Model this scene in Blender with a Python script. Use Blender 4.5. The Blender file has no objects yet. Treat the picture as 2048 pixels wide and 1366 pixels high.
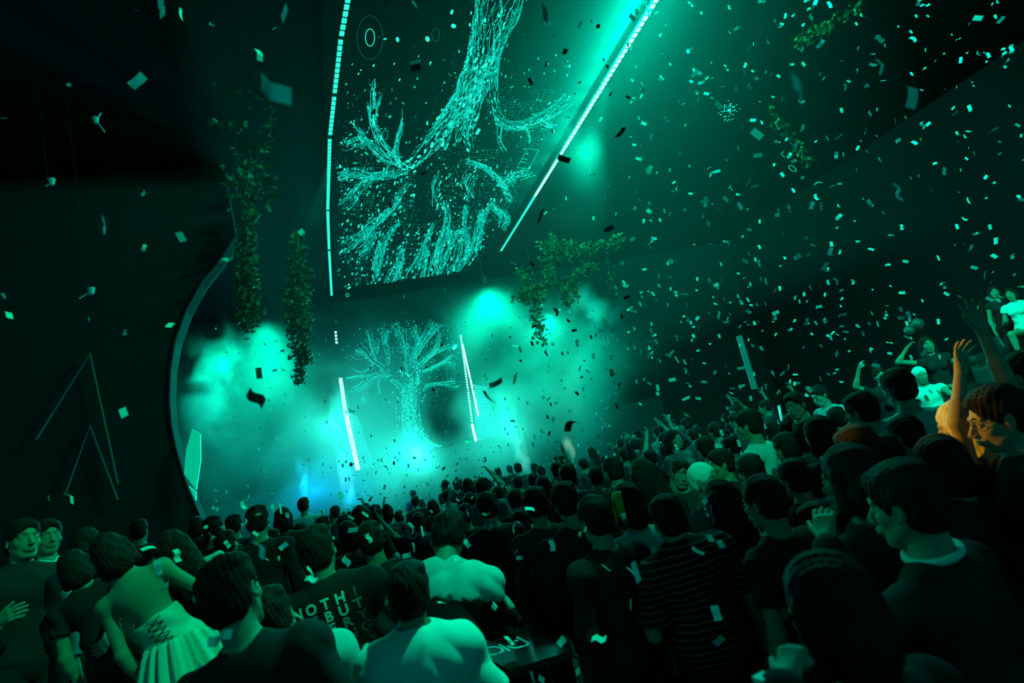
import bpy, bmesh, math, random
import numpy as np
from mathutils import Vector, Matrix, Euler, noise as mnoise

# ------------------------------------------------------------------ camera
S = bpy.context.scene
W, H, F = 2048, 1366, 1138.0
EYE = Vector((0, 0, 1.95))
yc = Vector(((691 - 1024) / F, -(998 - 683) / F, -1)).normalized()      # world +Y in camera axes
rr = math.radians(11)
u0 = Vector((-math.sin(rr), math.cos(rr), 0))
zc = (u0 - yc * u0.dot(yc)).normalized()
xc = yc.cross(zc).normalized()
RC = Matrix((xc, yc, zc))                  # rows: world axes in camera coords -> maps camera vec to world vec
cam_d = bpy.data.cameras.new('camera'); cam = bpy.data.objects.new('camera', cam_d)
S.collection.objects.link(cam)
cam.matrix_world = Matrix.Translation(EYE) @ RC.to_4x4()
cam_d.sensor_width = 36; cam_d.lens = F * 36 / 2048
cam_d.clip_start = 0.02; cam_d.clip_end = 200
cam_d.dof.use_dof = True; cam_d.dof.focus_distance = 9.0; cam_d.dof.aperture_fstop = 2.4
S.camera = cam

def ray(px, py):
    return RC @ Vector(((px - 1024) / F, -(py - 683) / F, -1))
def atd(px, py, d):                        # camera depth d
    return EYE + ray(px, py) * d
def atY(px, py, Y):
    r = ray(px, py); return EYE + r * ((Y - EYE.y) / r.y)
def atZ(px, py, z):
    r = ray(px, py); return EYE + r * ((z - EYE.z) / r.z)
def atX(px, py, x):
    r = ray(px, py); return EYE + r * ((x - EYE.x) / r.x)
RCI = RC.inverted()
def proj(p):
    c = RCI @ (Vector(p) - EYE)
    return (1024 + F * c.x / -c.z, 683 - F * c.y / -c.z, -c.z)

# ------------------------------------------------------------------ world, colour management
wd = bpy.data.worlds.new('club_air'); S.world = wd; wd.use_nodes = True
bg = wd.node_tree.nodes['Background']
bg.inputs[0].default_value = (0.0, 1.0, 0.86, 1); bg.inputs[1].default_value = 0.18
vs = S.view_settings; vs.view_transform = 'Standard'; vs.look = 'None'; vs.gamma = 1.0; vs.exposure = 0.0
vs.use_curve_mapping = False
cy = S.cycles
cy.use_denoising = True
try: cy.denoiser = 'OPENIMAGEDENOISE'
except Exception: pass
cy.use_adaptive_sampling = True; cy.adaptive_threshold = 0.04; cy.adaptive_min_samples = 12
cy.max_bounces = 3; cy.diffuse_bounces = 1; cy.glossy_bounces = 2; cy.transmission_bounces = 2
cy.transparent_max_bounces = 6; cy.volume_bounces = 0
cy.volume_step_rate = 1.0; cy.volume_max_steps = 64
cy.sample_clamp_indirect = 2.0; cy.sample_clamp_direct = 0.0
cy.caustics_reflective = False; cy.caustics_refractive = False
S.render.use_persistent_data = False

# ------------------------------------------------------------------ lights
def lamp(name, kind, loc, power, col, radius=0.05, target=None, spot=40, blend=0.6, size=None):
    d = bpy.data.lights.new(name, kind); d.energy = power; d.color = col
    if kind in ('POINT', 'SPOT'): d.shadow_soft_size = radius
    if kind == 'SPOT': d.spot_size = math.radians(spot); d.spot_blend = blend
    if kind == 'AREA':
        d.shape = 'RECTANGLE'; d.size, d.size_y = size
    o = bpy.data.objects.new(name, d); S.collection.objects.link(o); o.location = loc
    if target is not None:
        o.rotation_euler = (Vector(target) - Vector(loc)).to_track_quat('-Z', 'Y').to_euler()
    return o
TEAL = (0.0, 1.0, 0.62); GREEN = (0.0, 1.0, 0.40); AQUA = (0.03, 1.0, 0.78)
# lamps of the stage rig, deep in the haze
def rigspot(px, py, Y, p, tx, ty, tY, col=TEAL, size=150, r=.25):
    lamp('stage_spot', 'SPOT', atY(px, py, Y), p, col, r, atY(tx, ty, tY), size, 0.9)
rigspot(532, 648, 17.4, 2800, 470, 900, 16.4)
rigspot(975, 582, 17.6, 2400, 1080, 900, 16.2)
rigspot(1090, 634, 18.0, 1300, 1180, 900, 17.0)
lamp('stage_spot', 'POINT', atY(660, 850, 17.6), 230, AQUA, 0.2)
lamp('stage_spot', 'POINT', atY(1012, 850, 17.8), 250, AQUA, 0.2)
rigspot(835, 905, 19.0, 1100, 850, 960, 15.0, AQUA, 160)
lamp('stage_spot', 'POINT', atY(625, 985, 16.6), 200, (0.0, 0.32, 1.0), 0.2)
lamp('stage_spot', 'POINT', atY(705, 1000, 16.2), 110, (0.0, 0.38, 1.0), 0.2)
lamp('stage_spot', 'POINT', atY(1180, 925, 17.2), 30, (0.0, 0.5, 1.0), 0.3)
# light thrown by the long strip of the ceiling
for k in range(12):
    t = k / 11; x, y = 1320 - 270 * t, -15 + 435 * t
    lamp('strip_glow', 'POINT', atZ(x, y, 8.62), 330 * (1 - t) ** 1.1 + 16, TEAL, 0.12)
lamp('ceiling_beam', 'SPOT', atZ(1215, 160, 8.7), 13000, TEAL, 0.1, atY(1130, 560, 15), 26, 0.8)
lamp('ceiling_beam', 'SPOT', atZ(657, 330, 8.8), 4200, TEAL, 0.05, atY(612, 520, 15), 14, 0.5)
# fill spots added to light groups of people and the confetti; one amber spot
lamp('fill_spot', 'SPOT', (2.6, 0.9, 6.4), 1300, (0.0, 1.0, 0.34), 0.08, (-1.7, 4.3, 1.7), 34, 0.6)
lamp('fill_spot', 'SPOT', (2.6, 2.6, 6.2), 1400, (0.0, 1.0, 0.48), 0.08, (0.35, 2.35, 1.4), 20, 0.6)
lamp('fill_spot', 'SPOT', (2.6, -2.2, 6.8), 4600, TEAL, 0.10, (6.6, 4.4, 5.4), 66, 0.5)  # added to brighten the confetti and crowd at right
lamp('fill_spot', 'SPOT', (6.0, 0.5, 7.0), 2200, GREEN, 0.10, (8.3, 6.2, 1.7), 22, 0.5)
lamp('fill_spot', 'SPOT', (8.0, 1.5, 7.0), 2600, GREEN, 0.10, (12.4, 7.3, 2.0), 18, 0.5)
lamp('amber_spot', 'SPOT', (1.0, 3.4, 2.65), 260, (1.0, 0.56, 0.0), 0.05, atd(1960, 735, 2.5), 24, 0.5)
lamp('fill_spot', 'SPOT', (0.6, -1.0, 5.4), 900, GREEN, 0.06, atd(1395, 955, 4.9), 15, 0.5)  # added to brighten the smiling face
lamp('fill_spot', 'SPOT', (-0.6, 3.4, 3.4), 90, (0.0, 1.0, 0.45), 0.05, atd(1765, 1020, 1.7), 14, 0.5)  # added to brighten the near man's cheek
# ------------------------------------------------------------------ helpers
def mat(name, col, rough=0.7, emis=None, es=0.0, spec=0.3, metal=0.0, bump=None, vary=None, alpha=None, light=False):
    m = bpy.data.materials.new(name); m.use_nodes = True
    nt = m.node_tree; b = nt.nodes['Principled BSDF']
    b.inputs['Base Color'].default_value = (*col, 1); b.inputs['Roughness'].default_value = rough
    b.inputs['Specular IOR Level'].default_value = spec; b.inputs['Metallic'].default_value = metal
    if emis: b.inputs['Emission Color'].default_value = (*emis, 1); b.inputs['Emission Strength'].default_value = es
    tc = None
    if bump or vary:
        tc = nt.nodes.new('ShaderNodeTexCoord')
    if bump:
        sc, st, dist, stretch = bump
        mp = nt.nodes.new('ShaderNodeMapping'); mp.inputs['Scale'].default_value = stretch
        nz = nt.nodes.new('ShaderNodeTexNoise'); nz.inputs['Scale'].default_value = sc; nz.inputs['Detail'].default_value = 3
        bp = nt.nodes.new('ShaderNodeBump'); bp.inputs['Strength'].default_value = st; bp.inputs['Distance'].default_value = dist
        nt.links.new(tc.outputs['Object'], mp.inputs['Vector']); nt.links.new(mp.outputs[0], nz.inputs['Vector'])
        nt.links.new(nz.outputs['Fac'], bp.inputs['Height']); nt.links.new(bp.outputs[0], b.inputs['Normal'])
    if vary:
        sc, col2 = vary
        nz = nt.nodes.new('ShaderNodeTexNoise'); nz.inputs['Scale'].default_value = sc; nz.inputs['Detail'].default_value = 4
        mx = nt.nodes.new('ShaderNodeMix'); mx.data_type = 'RGBA'
        mx.inputs[6].default_value = (*col, 1); mx.inputs[7].default_value = (*col2, 1)
        nt.links.new(tc.outputs['Object'], nz.inputs['Vector']); nt.links.new(nz.outputs['Fac'], mx.inputs[0])
        nt.links.new(mx.outputs[2], b.inputs['Base Color'])
    if not light:
        try: m.cycles.emission_sampling = 'NONE'
        except Exception: pass
    return m

def link(name, me, m=None, parent=None, loc=None, rot=None):
    o = bpy.data.objects.new(name, me); S.collection.objects.link(o)
    if m is not None and me is not None:
        ms = m if isinstance(m, (list, tuple)) else [m]
        if len(me.materials) == 0:
            for k in ms: me.materials.append(k)
    if parent: o.parent = parent
    if loc is not None: o.location = loc
    if rot is not None: o.rotation_euler = rot
    return o
def tag(o, label=None, cat=None, group=None, kind=None):
    if label: o['label'] = label
    if cat: o['category'] = cat
    if group: o['group'] = group
    if kind: o['kind'] = kind
    return o
def empty(name, loc=(0, 0, 0), rot=(0, 0, 0)):
    o = bpy.data.objects.new(name, None); o.empty_display_size = 0.1
    S.collection.objects.link(o); o.location = loc; o.rotation_euler = rot
    return o
def mesh(name, v, f, smooth=False, mi=None):
    me = bpy.data.meshes.new(name)
    me.from_pydata([tuple(p) for p in v], [], [tuple(q) for q in f]); 
    if smooth: me.polygons.foreach_set('use_smooth', [True] * len(me.polygons))
    if mi is not None: me.polygons.foreach_set('material_index', list(mi))
    me.update(); return me

class MB:
    """collects shapes into one mesh"""
    def __init__(s): s.v = []; s.f = []; s.m = []
    def add(s, v, f, m=0):
        n = len(s.v); s.v += [tuple(p) for p in v]; s.f += [tuple(i + n for i in q) for q in f]; s.m += [m] * len(f)
    def box(s, c, d, R=None, m=0):
        c = Vector(c); hx, hy, hz = d[0] / 2, d[1] / 2, d[2] / 2
        vs = [Vector((x, y, z)) for x in (-hx, hx) for y in (-hy, hy) for z in (-hz, hz)]
        if R is not None: vs = [R @ p for p in vs]
        s.add([c + p for p in vs], [(0, 1, 3, 2), (4, 6, 7, 5), (0, 4, 5, 1), (2, 3, 7, 6), (0, 2, 6, 4), (1, 5, 7, 3)], m)
    def tube(s, pts, r, n=8, m=0, close=True):
        pts = [Vector(p) for p in pts]; rs = r if isinstance(r, (list, tuple)) else [r] * len(pts)
        rings = []; a0 = None
        for i, p in enumerate(pts):
            t = (pts[min(i + 1, len(pts) - 1)] - pts[max(i - 1, 0)]).normalized()
            if a0 is None: a0 = t.orthogonal().normalized()
            a0 = (a0 - t * a0.dot(t)).normalized(); b0 = t.cross(a0)
            rings.append([p + (a0 * math.cos(2 * math.pi * k / n) + b0 * math.sin(2 * math.pi * k / n)) * rs[i] for k in range(n)])
        v = [q for r_ in rings for q in r_]; f = []
        for i in range(len(rings) - 1):
            for k in range(n):
                f.append((i * n + k, i * n + (k + 1) % n, (i + 1) * n + (k + 1) % n, (i + 1) * n + k))
        if close: f.append(tuple(range(n))[::-1]); f.append(tuple((len(rings) - 1) * n + k for k in range(n)))
        s.add(v, f, m)
    def cyl(s, p0, p1, r, n=16, m=0, r1=None): s.tube([p0, p1], [r, r if r1 is None else r1], n, m)
    def build(s, name, m, parent=None, smooth=False, loc=None, rot=None):
        me = mesh(name, s.v, s.f, smooth, s.m); return link(name, me, m, parent, loc, rot)
# ------------------------------------------------------------------ setting
M_floor = mat('dark_floor', (0.03, 0.035, 0.035), 0.35, vary=(3, (0.05, 0.05, 0.05)))
M_wall = mat('black_wall', (0.03, 0.03, 0.03), 0.9, spec=0.1, vary=(1.5, (0.04, 0.04, 0.04)))
M_ceil = mat('ceiling_panel_black', (0.10, 0.10, 0.10), 0.55)
M_metal = mat('black_metal', (0.03, 0.03, 0.03), 0.6, spec=0.15)
M_stage = mat('stage_dark', (0.03, 0.03, 0.03), 0.7, spec=0.15)
M_rib = mat('ribbed_panel', (0.35, 0.38, 0.38), 0.4)
def slab(name, c, d, m, **k):
    b = MB(); b.box(c, d); o = b.build(name, m); tag(o, kind='structure'); return o
floor = slab('floor', (3, 10, -0.1), (34, 30, 0.2), M_floor)
slab('wall_back', (3, 22.3, 4.65), (34, 0.3, 9.4), M_wall)
slab('wall_right', (20, 8, 4.65), (0.3, 29, 9.4), mat('dull_black_wall', (0.02, 0.02, 0.02), 0.95, spec=0.05))
slab('ceiling', (3, 10, 9.46), (34, 29, 0.2), mat('matt_black_ceiling', (0.022, 0.022, 0.022), 0.95, spec=0.05))
# left wall with its big round opening towards the stage: the rim is an arc
ARC = [atY(x, y, 12.0) for x, y in ((470, 470), (440, 520), (405, 560), (372, 620), (350, 680), (340, 740), (338, 800), (342, 850), (352, 900), (370, 960), (392, 1015), (415, 1070))]
b = MB(); n = len(ARC); v = []
for y in (12.0, 12.5):
    for p in ARC: v.append((p.x, y, p.z))
    for p in ARC: v.append((-14.0, y, p.z))
f = []
for k in (0, 2 * n):
    for i in range(n - 1): f.append((k + i, k + i + 1, k + n + i + 1, k + n + i))
for i in range(n - 1): f.append((i, i + 1, 2 * n + i + 1, 2 * n + i))
b.add(v, f)
zt = ARC[0].z; zb = ARC[-1].z
b.box(((-14 + ARC[0].x) / 2, 12.25, (zt + 11.4) / 2), (14 + ARC[0].x, 0.5, 11.4 - zt))
b.box(((-14 + ARC[-1].x) / 2, 12.25, zb / 2), (14 + ARC[-1].x, 0.5, max(zb, 0.02)))
tag(b.build('wall_left', M_wall), kind='structure')
# rim of the opening
b = MB(); b.tube([(p.x, 11.98, p.z) for p in ARC], 0.025, 8)
tag(b.build('trim_1', M_metal, smooth=True), kind='structure')

# ------------------------------------------------------------------ stage
b = MB(); b.box((3.4, 20.65, 1.35), (17.0, 2.9, 2.7))
st = b.build('stage', M_stage); tag(st, 'tall dark stage block below the upright tree screen', 'stage')

# ------------------------------------------------------------------ LED pictures
M_dim = mat('led_dim', (0, 0, 0), emis=(0.0, 1.0, 0.68), es=0.25)
M_mid = mat('led_mid', (0, 0, 0), emis=(0.0, 1.0, 0.72), es=0.62)
M_hi = mat('led_bright', (0, 0, 0), emis=(0.03, 1.0, 0.78), es=1.0)
M_screen = mat('led_face', (0.012, 0.016, 0.016), 0.9, spec=0.05)
LED = [M_dim, M_mid, M_hi]

class Pic:
    """marks drawn on a flat LED face; f maps traced points on to the plane of the face"""
    def __init__(s, f, seed): s.f = f; s.b = MB(); s.r = random.Random(seed); s.ok = lambda x, y: True; s.lf, s.bf, s.bsf = 1.8, .8, .72
    def quad(s, x, y, a, L, w, m):
        if not s.ok(x, y): return
        c, t = math.cos(a), math.sin(a)
        P = [(x + c * L / 2 * i - t * w / 2 * j, y + t * L / 2 * i + c * w / 2 * j) for i, j in ((-1, -1), (1, -1), (1, 1), (-1, 1))]
        s.b.add([s.f(*p) for p in P], [(0, 1, 2, 3)], m)
    def blob(s, x, y, a, L, w, m):
        if not s.ok(x, y): return
        c, t = math.cos(a), math.sin(a)
        P = [(x + c * L / 2 * math.cos(q) - t * w / 2 * math.sin(q), y + t * L / 2 * math.cos(q) + c * w / 2 * math.sin(q)) for q in [k * math.pi / 4 for k in range(8)]]
        s.b.add([s.f(*p) for p in P], [tuple(range(8))], m)
    def ring(s, x, y, rx, ry, w, m, n=28):
        for k in range(n):
            a, b_ = 2 * math.pi * k / n, 2 * math.pi * (k + 1) / n
            P = [(x + rx * math.cos(a), y + ry * math.sin(a)), (x + rx * math.cos(b_), y + ry * math.sin(b_)),
                 (x + (rx - w) * math.cos(b_), y + (ry - w) * math.sin(b_)), (x + (rx - w) * math.cos(a), y + (ry - w) * math.sin(a))]
            s.b.add([s.f(*p) for p in P], [(0, 1, 2, 3)], m)
    def rect(s, P, w=1.0, m=1):
        for i in range(4):
            (x0, y0), (x1, y1) = P[i], P[(i + 1) % 4]
            s.quad((x0 + x1) / 2, (y0 + y1) / 2, math.atan2(y1 - y0, x1 - x0), math.hypot(x1 - x0, y1 - y0), w, m)
    def smooth(s, pts, step):
        """Catmull-Rom resample"""
        P = [pts[0]] + list(pts) + [pts[-1]]; out = []
        for i in range(1, len(P) - 2):
            p0, p1, p2, p3 = [np.array(q, float) for q in P[i - 1:i + 3]]
            n = max(1, int(np.hypot(*(p2 - p1)) / step))
            for k in range(n):
                t = k / n
                out.append(0.5 * (2 * p1 + (p2 - p0) * t + (2 * p0 - 5 * p1 + 4 * p2 - p3) * t * t + (3 * p1 - p0 - 3 * p2 + p3) * t ** 3))
        out.append(np.array(pts[-1], float)); return out
    def branch(s, pts, w0, w1, lines, blobs=0.0, bs=(3, 7), lw=0.9, dots=0.0, wob=1.0, hot=0.5, ang=None):
        r = s.r; C = s.smooth(pts, 3.0); n = len(C)
        nrm = []
        for i in range(n):
            d = C[min(i + 1, n - 1)] - C[max(i - 1, 0)]; d = d / (np.hypot(*d) + 1e-6); nrm.append((d, np.array([-d[1], d[0]])))
        lines = int(lines * s.lf); blobs *= s.bf; bs = (bs[0] * s.bsf, bs[1] * s.bsf)
        for l in range(lines):
            off = r.uniform(-1, 1); ph = r.uniform(0, 9); fr = r.uniform(0.05, 0.16)
            i0 = int(r.uniform(0, 0.25) * n); i1 = n - int(r.uniform(0, 0.3) * n)
            m = 1 if r.random() < 0.65 else (2 if r.random() < hot else 0)
            prev = None
            for i in range(i0, i1):
                t = i / max(1, n - 1); wd_ = w0 + (w1 - w0) * t
                q = C[i] + nrm[i][1] * (off * wd_ / 2 + wob * math.sin(i * fr * 3 + ph) * (0.6 + wd_ * 0.05) + r.uniform(-.35, .35))
                if prev is not None and r.random() < 0.86:
                    d = q - prev; s.quad(*((q + prev) / 2), math.atan2(d[1], d[0]), np.hypot(*d) * r.uniform(.75, 1.0), lw * r.uniform(.7, 1.25), m)
                prev = q
        for k in range(int(blobs * n)):
            i = r.randrange(n); t = i / max(1, n - 1); wd_ = w0 + (w1 - w0) * t
            q = C[i] + nrm[i][1] * r.gauss(0, 0.36) * wd_
            a = math.atan2(nrm[i][0][1], nrm[i][0][0]) + r.gauss(0, .25) if ang is None else ang
            L = r.uniform(*bs)
            (s.blob if r.random() < .6 else s.quad)(q[0], q[1], a, L * r.uniform(1, 1.7), L * r.uniform(.45, .75), 2 if r.random() < hot else 1)
        for k in range(int(dots * n)):
            i = r.randrange(n); t = i / max(1, n - 1); wd_ = w0 + (w1 - w0) * t
            q = C[i] + nrm[i][1] * r.gauss(0, 0.8) * wd_ + nrm[i][0] * r.uniform(-4, 4)
            g = 3.2; x, y = round(q[0] / g) * g, round(q[1] / g) * g
            s.quad(x, y, 0.3, 1.3, 1.1, 1)

CZ = 8.95                                   # height of the ceiling screen
CX0, CX1, CY0, CY1 = 0.98, 6.43, 6.2, 19.6
ceil = empty('ceiling_screen', (3.7, 13, CZ)); tag(ceil, 'huge sloping overhead screen showing an upside-down glowing tree of dots and lines', 'screen')
def loc(o, p):                               # keep world placement when parenting to an unrotated empty
    o.parent = p; o.location = Vector(o.location) - Vector(p.location); return o
b = MB(); b.box(((CX0 + CX1) / 2, (CY0 + CY1) / 2, CZ + 0.02), (CX1 - CX0, CY1 - CY0, 0.04)); loc(b.build('panel', M_screen), ceil)
Z1 = CZ - 0.004
P = Pic(lambda x, y: atZ(x, y, Z1), 5)
def ins(x, y):
    p = atZ(x, y, Z1) if ray(x, y).z > 0.02 else None
    return p is not None and CX0 < p.x < CX1 and CY0 < p.y < CY1
P.ok = ins
B = P.branch
# trunk
B([(1002, -60), (985, 0), (972, 60), (958, 120), (940, 165), (915, 215), (880, 262), (845, 305), (812, 338)], 72, 26, 15, 0.8, (5, 11), 1.2, .5)
B([(1050, -30), (1030, 30), (1008, 70), (992, 120), (988, 190), (1000, 228)], 26, 16, 9, .3, (4, 9), 1.1)
B([(975, 110), (960, 150), (930, 205), (905, 250), (890, 300)], 60, 40, 12, 1.6, (6, 12), 1.2, 1, ang=-1.0)
B([(965, 150), (948, 210), (935, 260), (942, 300)], 40, 16, 7, .7, (4, 9), 1.1, 1)
# left branches
B([(815, 335), (785, 312), (762, 285), (748, 250), (746, 205), (749, 160)], 20, 8, 7, .5, (4, 8), 1.1, .8)
B([(748, 240), (756, 212), (765, 188)], 8, 5, 4, .4, (3, 6))
B([(742, 250), (738, 215), (735, 200)], 8, 5, 3, .5, (3, 6))
B([(800, 330), (770, 315), (740, 290), (718, 262), (708, 240)], 22, 10, 7, .9, (4, 8), 1.1, .8)
B([(740, 292), (715, 282), (695, 292), (680, 285)], 26, 26, 6, 1.0, (4, 8), 1, 1.5)
B([(812, 338), (796, 322), (792, 295), (800, 262), (806, 235), (806, 215)], 10, 6, 6, .25, (4, 7), 1)
B([(812, 340), (780, 348), (745, 352), (710, 345), (675, 350)], 16, 24, 13, .9, (3, 7), .9, 2.0)
B([(760, 350), (738, 362), (720, 380), (700, 405), (685, 420)], 14, 30, 9, .5, (3, 7), .9, 2)
B([(700, 345), (688, 348), (676, 352)], 26, 26, 8, 2.0, (3, 7), .9, 2)
# right branches
B([(988, 200), (995, 232), (1012, 250), (1045, 252), (1075, 240), (1105, 225), (1140, 195)], 18, 26, 10, .6, (3, 7), .9, 3)
B([(1030, 252), (1052, 256), (1062, 275), (1058, 290)], 8, 8, 4, .3, (3, 6))
B([(1000, 245), (998, 280), (1010, 305)], 10, 8, 4, .4, (3, 6))
B([(1075, 240), (1095, 252), (1110, 250)], 20, 14, 5, .5, (3, 6), .9, 2)
B([(930, 322), (962, 332), (990, 352), (1010, 378), (1022, 405)], 12, 16, 9, .8, (3, 7), .9, 2)
B([(1000, 375), (1030, 355), (1065, 342)], 18, 18, 8, .9, (3, 6), .9, 2)
B([(1005, 420), (1012, 440), (1000, 455)], 14, 22, 8, 1, (3, 6), .9, 2)
# hanging roots and drips
rs = random.Random(8)
for pts, w0, w1, nl in (
    ([(800, 400), (770, 430), (735, 460), (705, 485), (682, 495)], 10, 30, 11), ([(745, 455), (735, 490), (712, 512)], 16, 30, 10),
    ([(800, 440), (770, 480), (758, 520), (745, 555)], 8, 20, 7), ([(768, 480), (755, 520), (758, 550)], 18, 16, 7),
    ([(805, 490), (800, 520), (785, 550), (775, 580)], 6, 24, 9), ([(800, 520), (800, 545), (792, 570)], 12, 14, 6),
    ([(870, 440), (855, 480), (838, 520), (822, 545), (815, 562)], 5, 22, 8), ([(850, 490), (848, 530), (838, 568)], 10, 14, 6),
    ([(890, 400), (895, 440), (885, 480), (872, 520), (858, 560)], 10, 20, 9), ([(900, 450), (905, 490), (892, 530), (880, 560)], 14, 24, 10),
    ([(900, 490), (925, 470), (930, 500), (918, 530), (905, 555)], 30, 24, 12), ([(880, 480), (872, 520), (880, 552)], 8, 10, 5),
    ([(965, 420), (958, 460), (950, 495), (942, 515)], 12, 22, 12), ([(990, 400), (975, 420), (962, 445)], 10, 14, 6),
    ([(935, 410), (930, 440), (933, 465)], 12, 10, 6), ([(985, 415), (1000, 425), (1008, 440)], 12, 18, 8),
    ([(820, 365), (795, 395), (785, 410)], 8, 16, 3), ([(880, 350), (872, 380), (878, 410)], 20, 26, 4), ([(940, 340), (930, 370), (942, 400)], 30, 30, 6),
    ([(820, 590), (805, 600), (798, 612)], 12, 6, 5)):
    B(pts, w0, w1, nl, .55, (2.6, 6.5), .9, 1.6, 1.2)
for k in range(620):
    x, y = rs.uniform(676, 1030), rs.uniform(330, 600)
    if 830 < x < 872 and 340 < y < 430 or x > 1090 - (y - 300) * 0.63: continue
    P.blob(x, y, -1.15 + rs.gauss(0, .2), rs.uniform(2.5, 9), rs.uniform(2, 4), rs.choice((1, 1, 2)))
for k in range(150):
    x, y = rs.uniform(686, 1140), rs.uniform(110, 340)
    P.blob(x, y, -1.2, rs.uniform(2.5, 7), rs.uniform(2, 4), rs.choice((0, 1, 1, 2)))
# dot matrix
for (x0, x1, y0, y1, pr) in ((678, 830, 335, 420, .8), (676, 1000, 420, 540, .42), (870, 1040, 300, 480, .75), (1000, 1110, 180, 330, .8), (700, 800, 500, 600, .25), (680, 760, 160, 330, .12)):
    y = y0
    while y < y1:
        x = x0 + (y * 0.37) % 5
        while x < x1:
            nv = mnoise.noise(Vector((x * .02, y * .02, 3)))
            if x < 1090 - (y - 300) * 0.62 + (60 if y < 300 else 0) and rs.random() < pr * (0.55 + nv * 1.3): P.quad(x, y, -.1, 1.5, 1.2, rs.choice((0, 1, 1)))
            x += 4.6
        y += 4.8
P.ring(740, 75, 10, 18, 1.6, 2); P.ring(740, 75, 26, 44, .5, 0, 48); P.ring(871, 70, 8, 13, .7, 0)
P.ring(695, 590, 4, 4, 1.6, 1, 12)
P.rect([(1055, 298), (1078, 300), (1058, 337), (1034, 335)], 1.0, 1); P.quad(1048, 318, .1, 10, 1.5, 1); P.quad(1046, 324, .1, 9, 1.5, 1)
P.rect([(766, 262), (776, 261), (774, 278), (763, 279)], .8, 1); P.rect([(746, 474), (782, 474), (780, 500), (746, 500)], .7, 0)
P.rect([(712, 556), (721, 556), (720, 566), (712, 566)], .9, 0)
P.quad(770, 78, 1.2, 3, 6, 2); P.blob(795, 79, 1.3, 11, 7, 2); P.blob(855, 78, 1.2, 12, 9, 2); P.blob(907, 52, .4, 11, 9, 2)
loc(P.b.build('glowing_picture', LED), ceil)

# upright screen on the back wall
WX0, WX1, WY, WZ0, WZ1 = 0.72, 4.98, 20.0, 2.86, 8.6
wsn = empty('wall_screen', (2.85, WY, 2.8)); tag(wsn, 'upright screen at back of stage showing a glowing tree with spreading crown', 'screen')
b = MB(); b.box(((WX0 + WX1) / 2, WY + 0.11, (WZ0 + WZ1) / 2), (WX1 - WX0, 0.2, WZ1 - WZ0)); loc(b.build('panel', M_screen), wsn)
Y1 = WY - 0.006
P = Pic(lambda x, y: atY(x, y, Y1), 11)
P.ok = lambda x, y: (lambda p: WX0 < p.x < WX1 and WZ0 < p.z < WZ1)(atY(x, y, Y1)); B = P.branch
def U(x, y): return (620 + x / 3.595, 580 + y / 3.595)
def BU(pts, *a, **k): B([U(*p) for p in pts], *a, **k)
BU([(725, 1160), (730, 1000), (722, 900), (712, 800), (715, 700), (700, 600)], 42, 24, 20, 1.0, (2.5, 5.5), .9, 1.0)
BU([(760, 1160), (755, 1050), (740, 960)], 50, 26, 14, .4, (2, 4), .8, .5)
BU([(660, 1150), (670, 1060), (680, 980)], 14, 8, 6); BU([(780, 980), (820, 1060), (880, 1110), (960, 1130)], 8, 6, 6); BU([(700, 1150), (850, 1140), (900, 1130)], 16, 8, 8)
for pts, w0, w1, nl in (
    ([(690, 780), (640, 680), (560, 640), (480, 610), (380, 625), (260, 632)], 10, 5, 6), ([(260, 640), (320, 625), (400, 615)], 4, 5, 6),
    ([(500, 610), (420, 670), (350, 740)], 8, 16, 8), ([(420, 650), (320, 720), (280, 720)], 10, 14, 5), ([(500, 620), (490, 680), (500, 740), (480, 760)], 6, 5, 4),
    ([(400, 760), (395, 790), (385, 820)], 14, 4, 5), ([(560, 640), (520, 560), (450, 510), (400, 450), (340, 400)], 8, 20, 9), ([(400, 470), (340, 470), (310, 440)], 14, 20, 7),
    ([(450, 540), (380, 590), (300, 560)], 4, 5, 3), ([(480, 500), (450, 420), (430, 330), (410, 290)], 10, 14, 8), ([(570, 560), (560, 440), (530, 330), (510, 260)], 8, 20, 5), ([(480, 460), (490, 400), (490, 340)], 5, 5, 3),
    ([(540, 400), (550, 320), (560, 280)], 8, 8, 4), ([(640, 330), (630, 270), (600, 230)], 10, 20, 5), ([(690, 500), (680, 420), (650, 300), (640, 240)], 6, 30, 7),
    ([(700, 600), (700, 480), (690, 380)], 12, 14, 4), ([(740, 560), (760, 460), (800, 380), (860, 300), (900, 230)], 10, 26, 13), ([(800, 400), (760, 330), (740, 260)], 10, 22, 8),
    ([(860, 330), (900, 280), (940, 240)], 12, 14, 7), ([(760, 560), (860, 470), (910, 400), (940, 290)], 8, 12, 9), ([(800, 520), (880, 460), (960, 420), (1040, 400)], 10, 8, 9),
    ([(790, 600), (880, 560), (960, 520), (1030, 465)], 5, 10, 9), ([(870, 570), (960, 530), (1050, 540)], 6, 10, 8), ([(800, 730), (860, 680), (960, 670), (1050, 655)], 9, 10, 8), ([(960, 680), (1040, 700), (1080, 690)], 6, 8, 4),
    ([(770, 700), (780, 620), (760, 560)], 8, 8, 4)):
    BU(pts, w0, w1, nl, .5, (1.6, 3.8), .62, 1.2, .8)
for k in range(520):
    x, y = rs.gauss(720, 190), rs.gauss(450, 130)
    if 580 < x < 650 and 470 < y < 640 or y < 215: continue
    q = U(x, y); P.blob(q[0], q[1], -1.2, rs.uniform(1.2, 3.2), rs.uniform(1.0, 2.0), rs.choice((0, 1, 1, 2)))
for k in range(120):
    q = U(rs.gauss(715, 60), rs.uniform(560, 1150)); P.blob(q[0], q[1], -1.3, rs.uniform(2, 5), rs.uniform(1.5, 3), 2)
for k in range(130):
    q = U(rs.uniform(250, 1080), rs.uniform(230, 900)); P.blob(q[0], q[1], 0, 1.6, 1.5, rs.choice((0, 1)))
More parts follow.
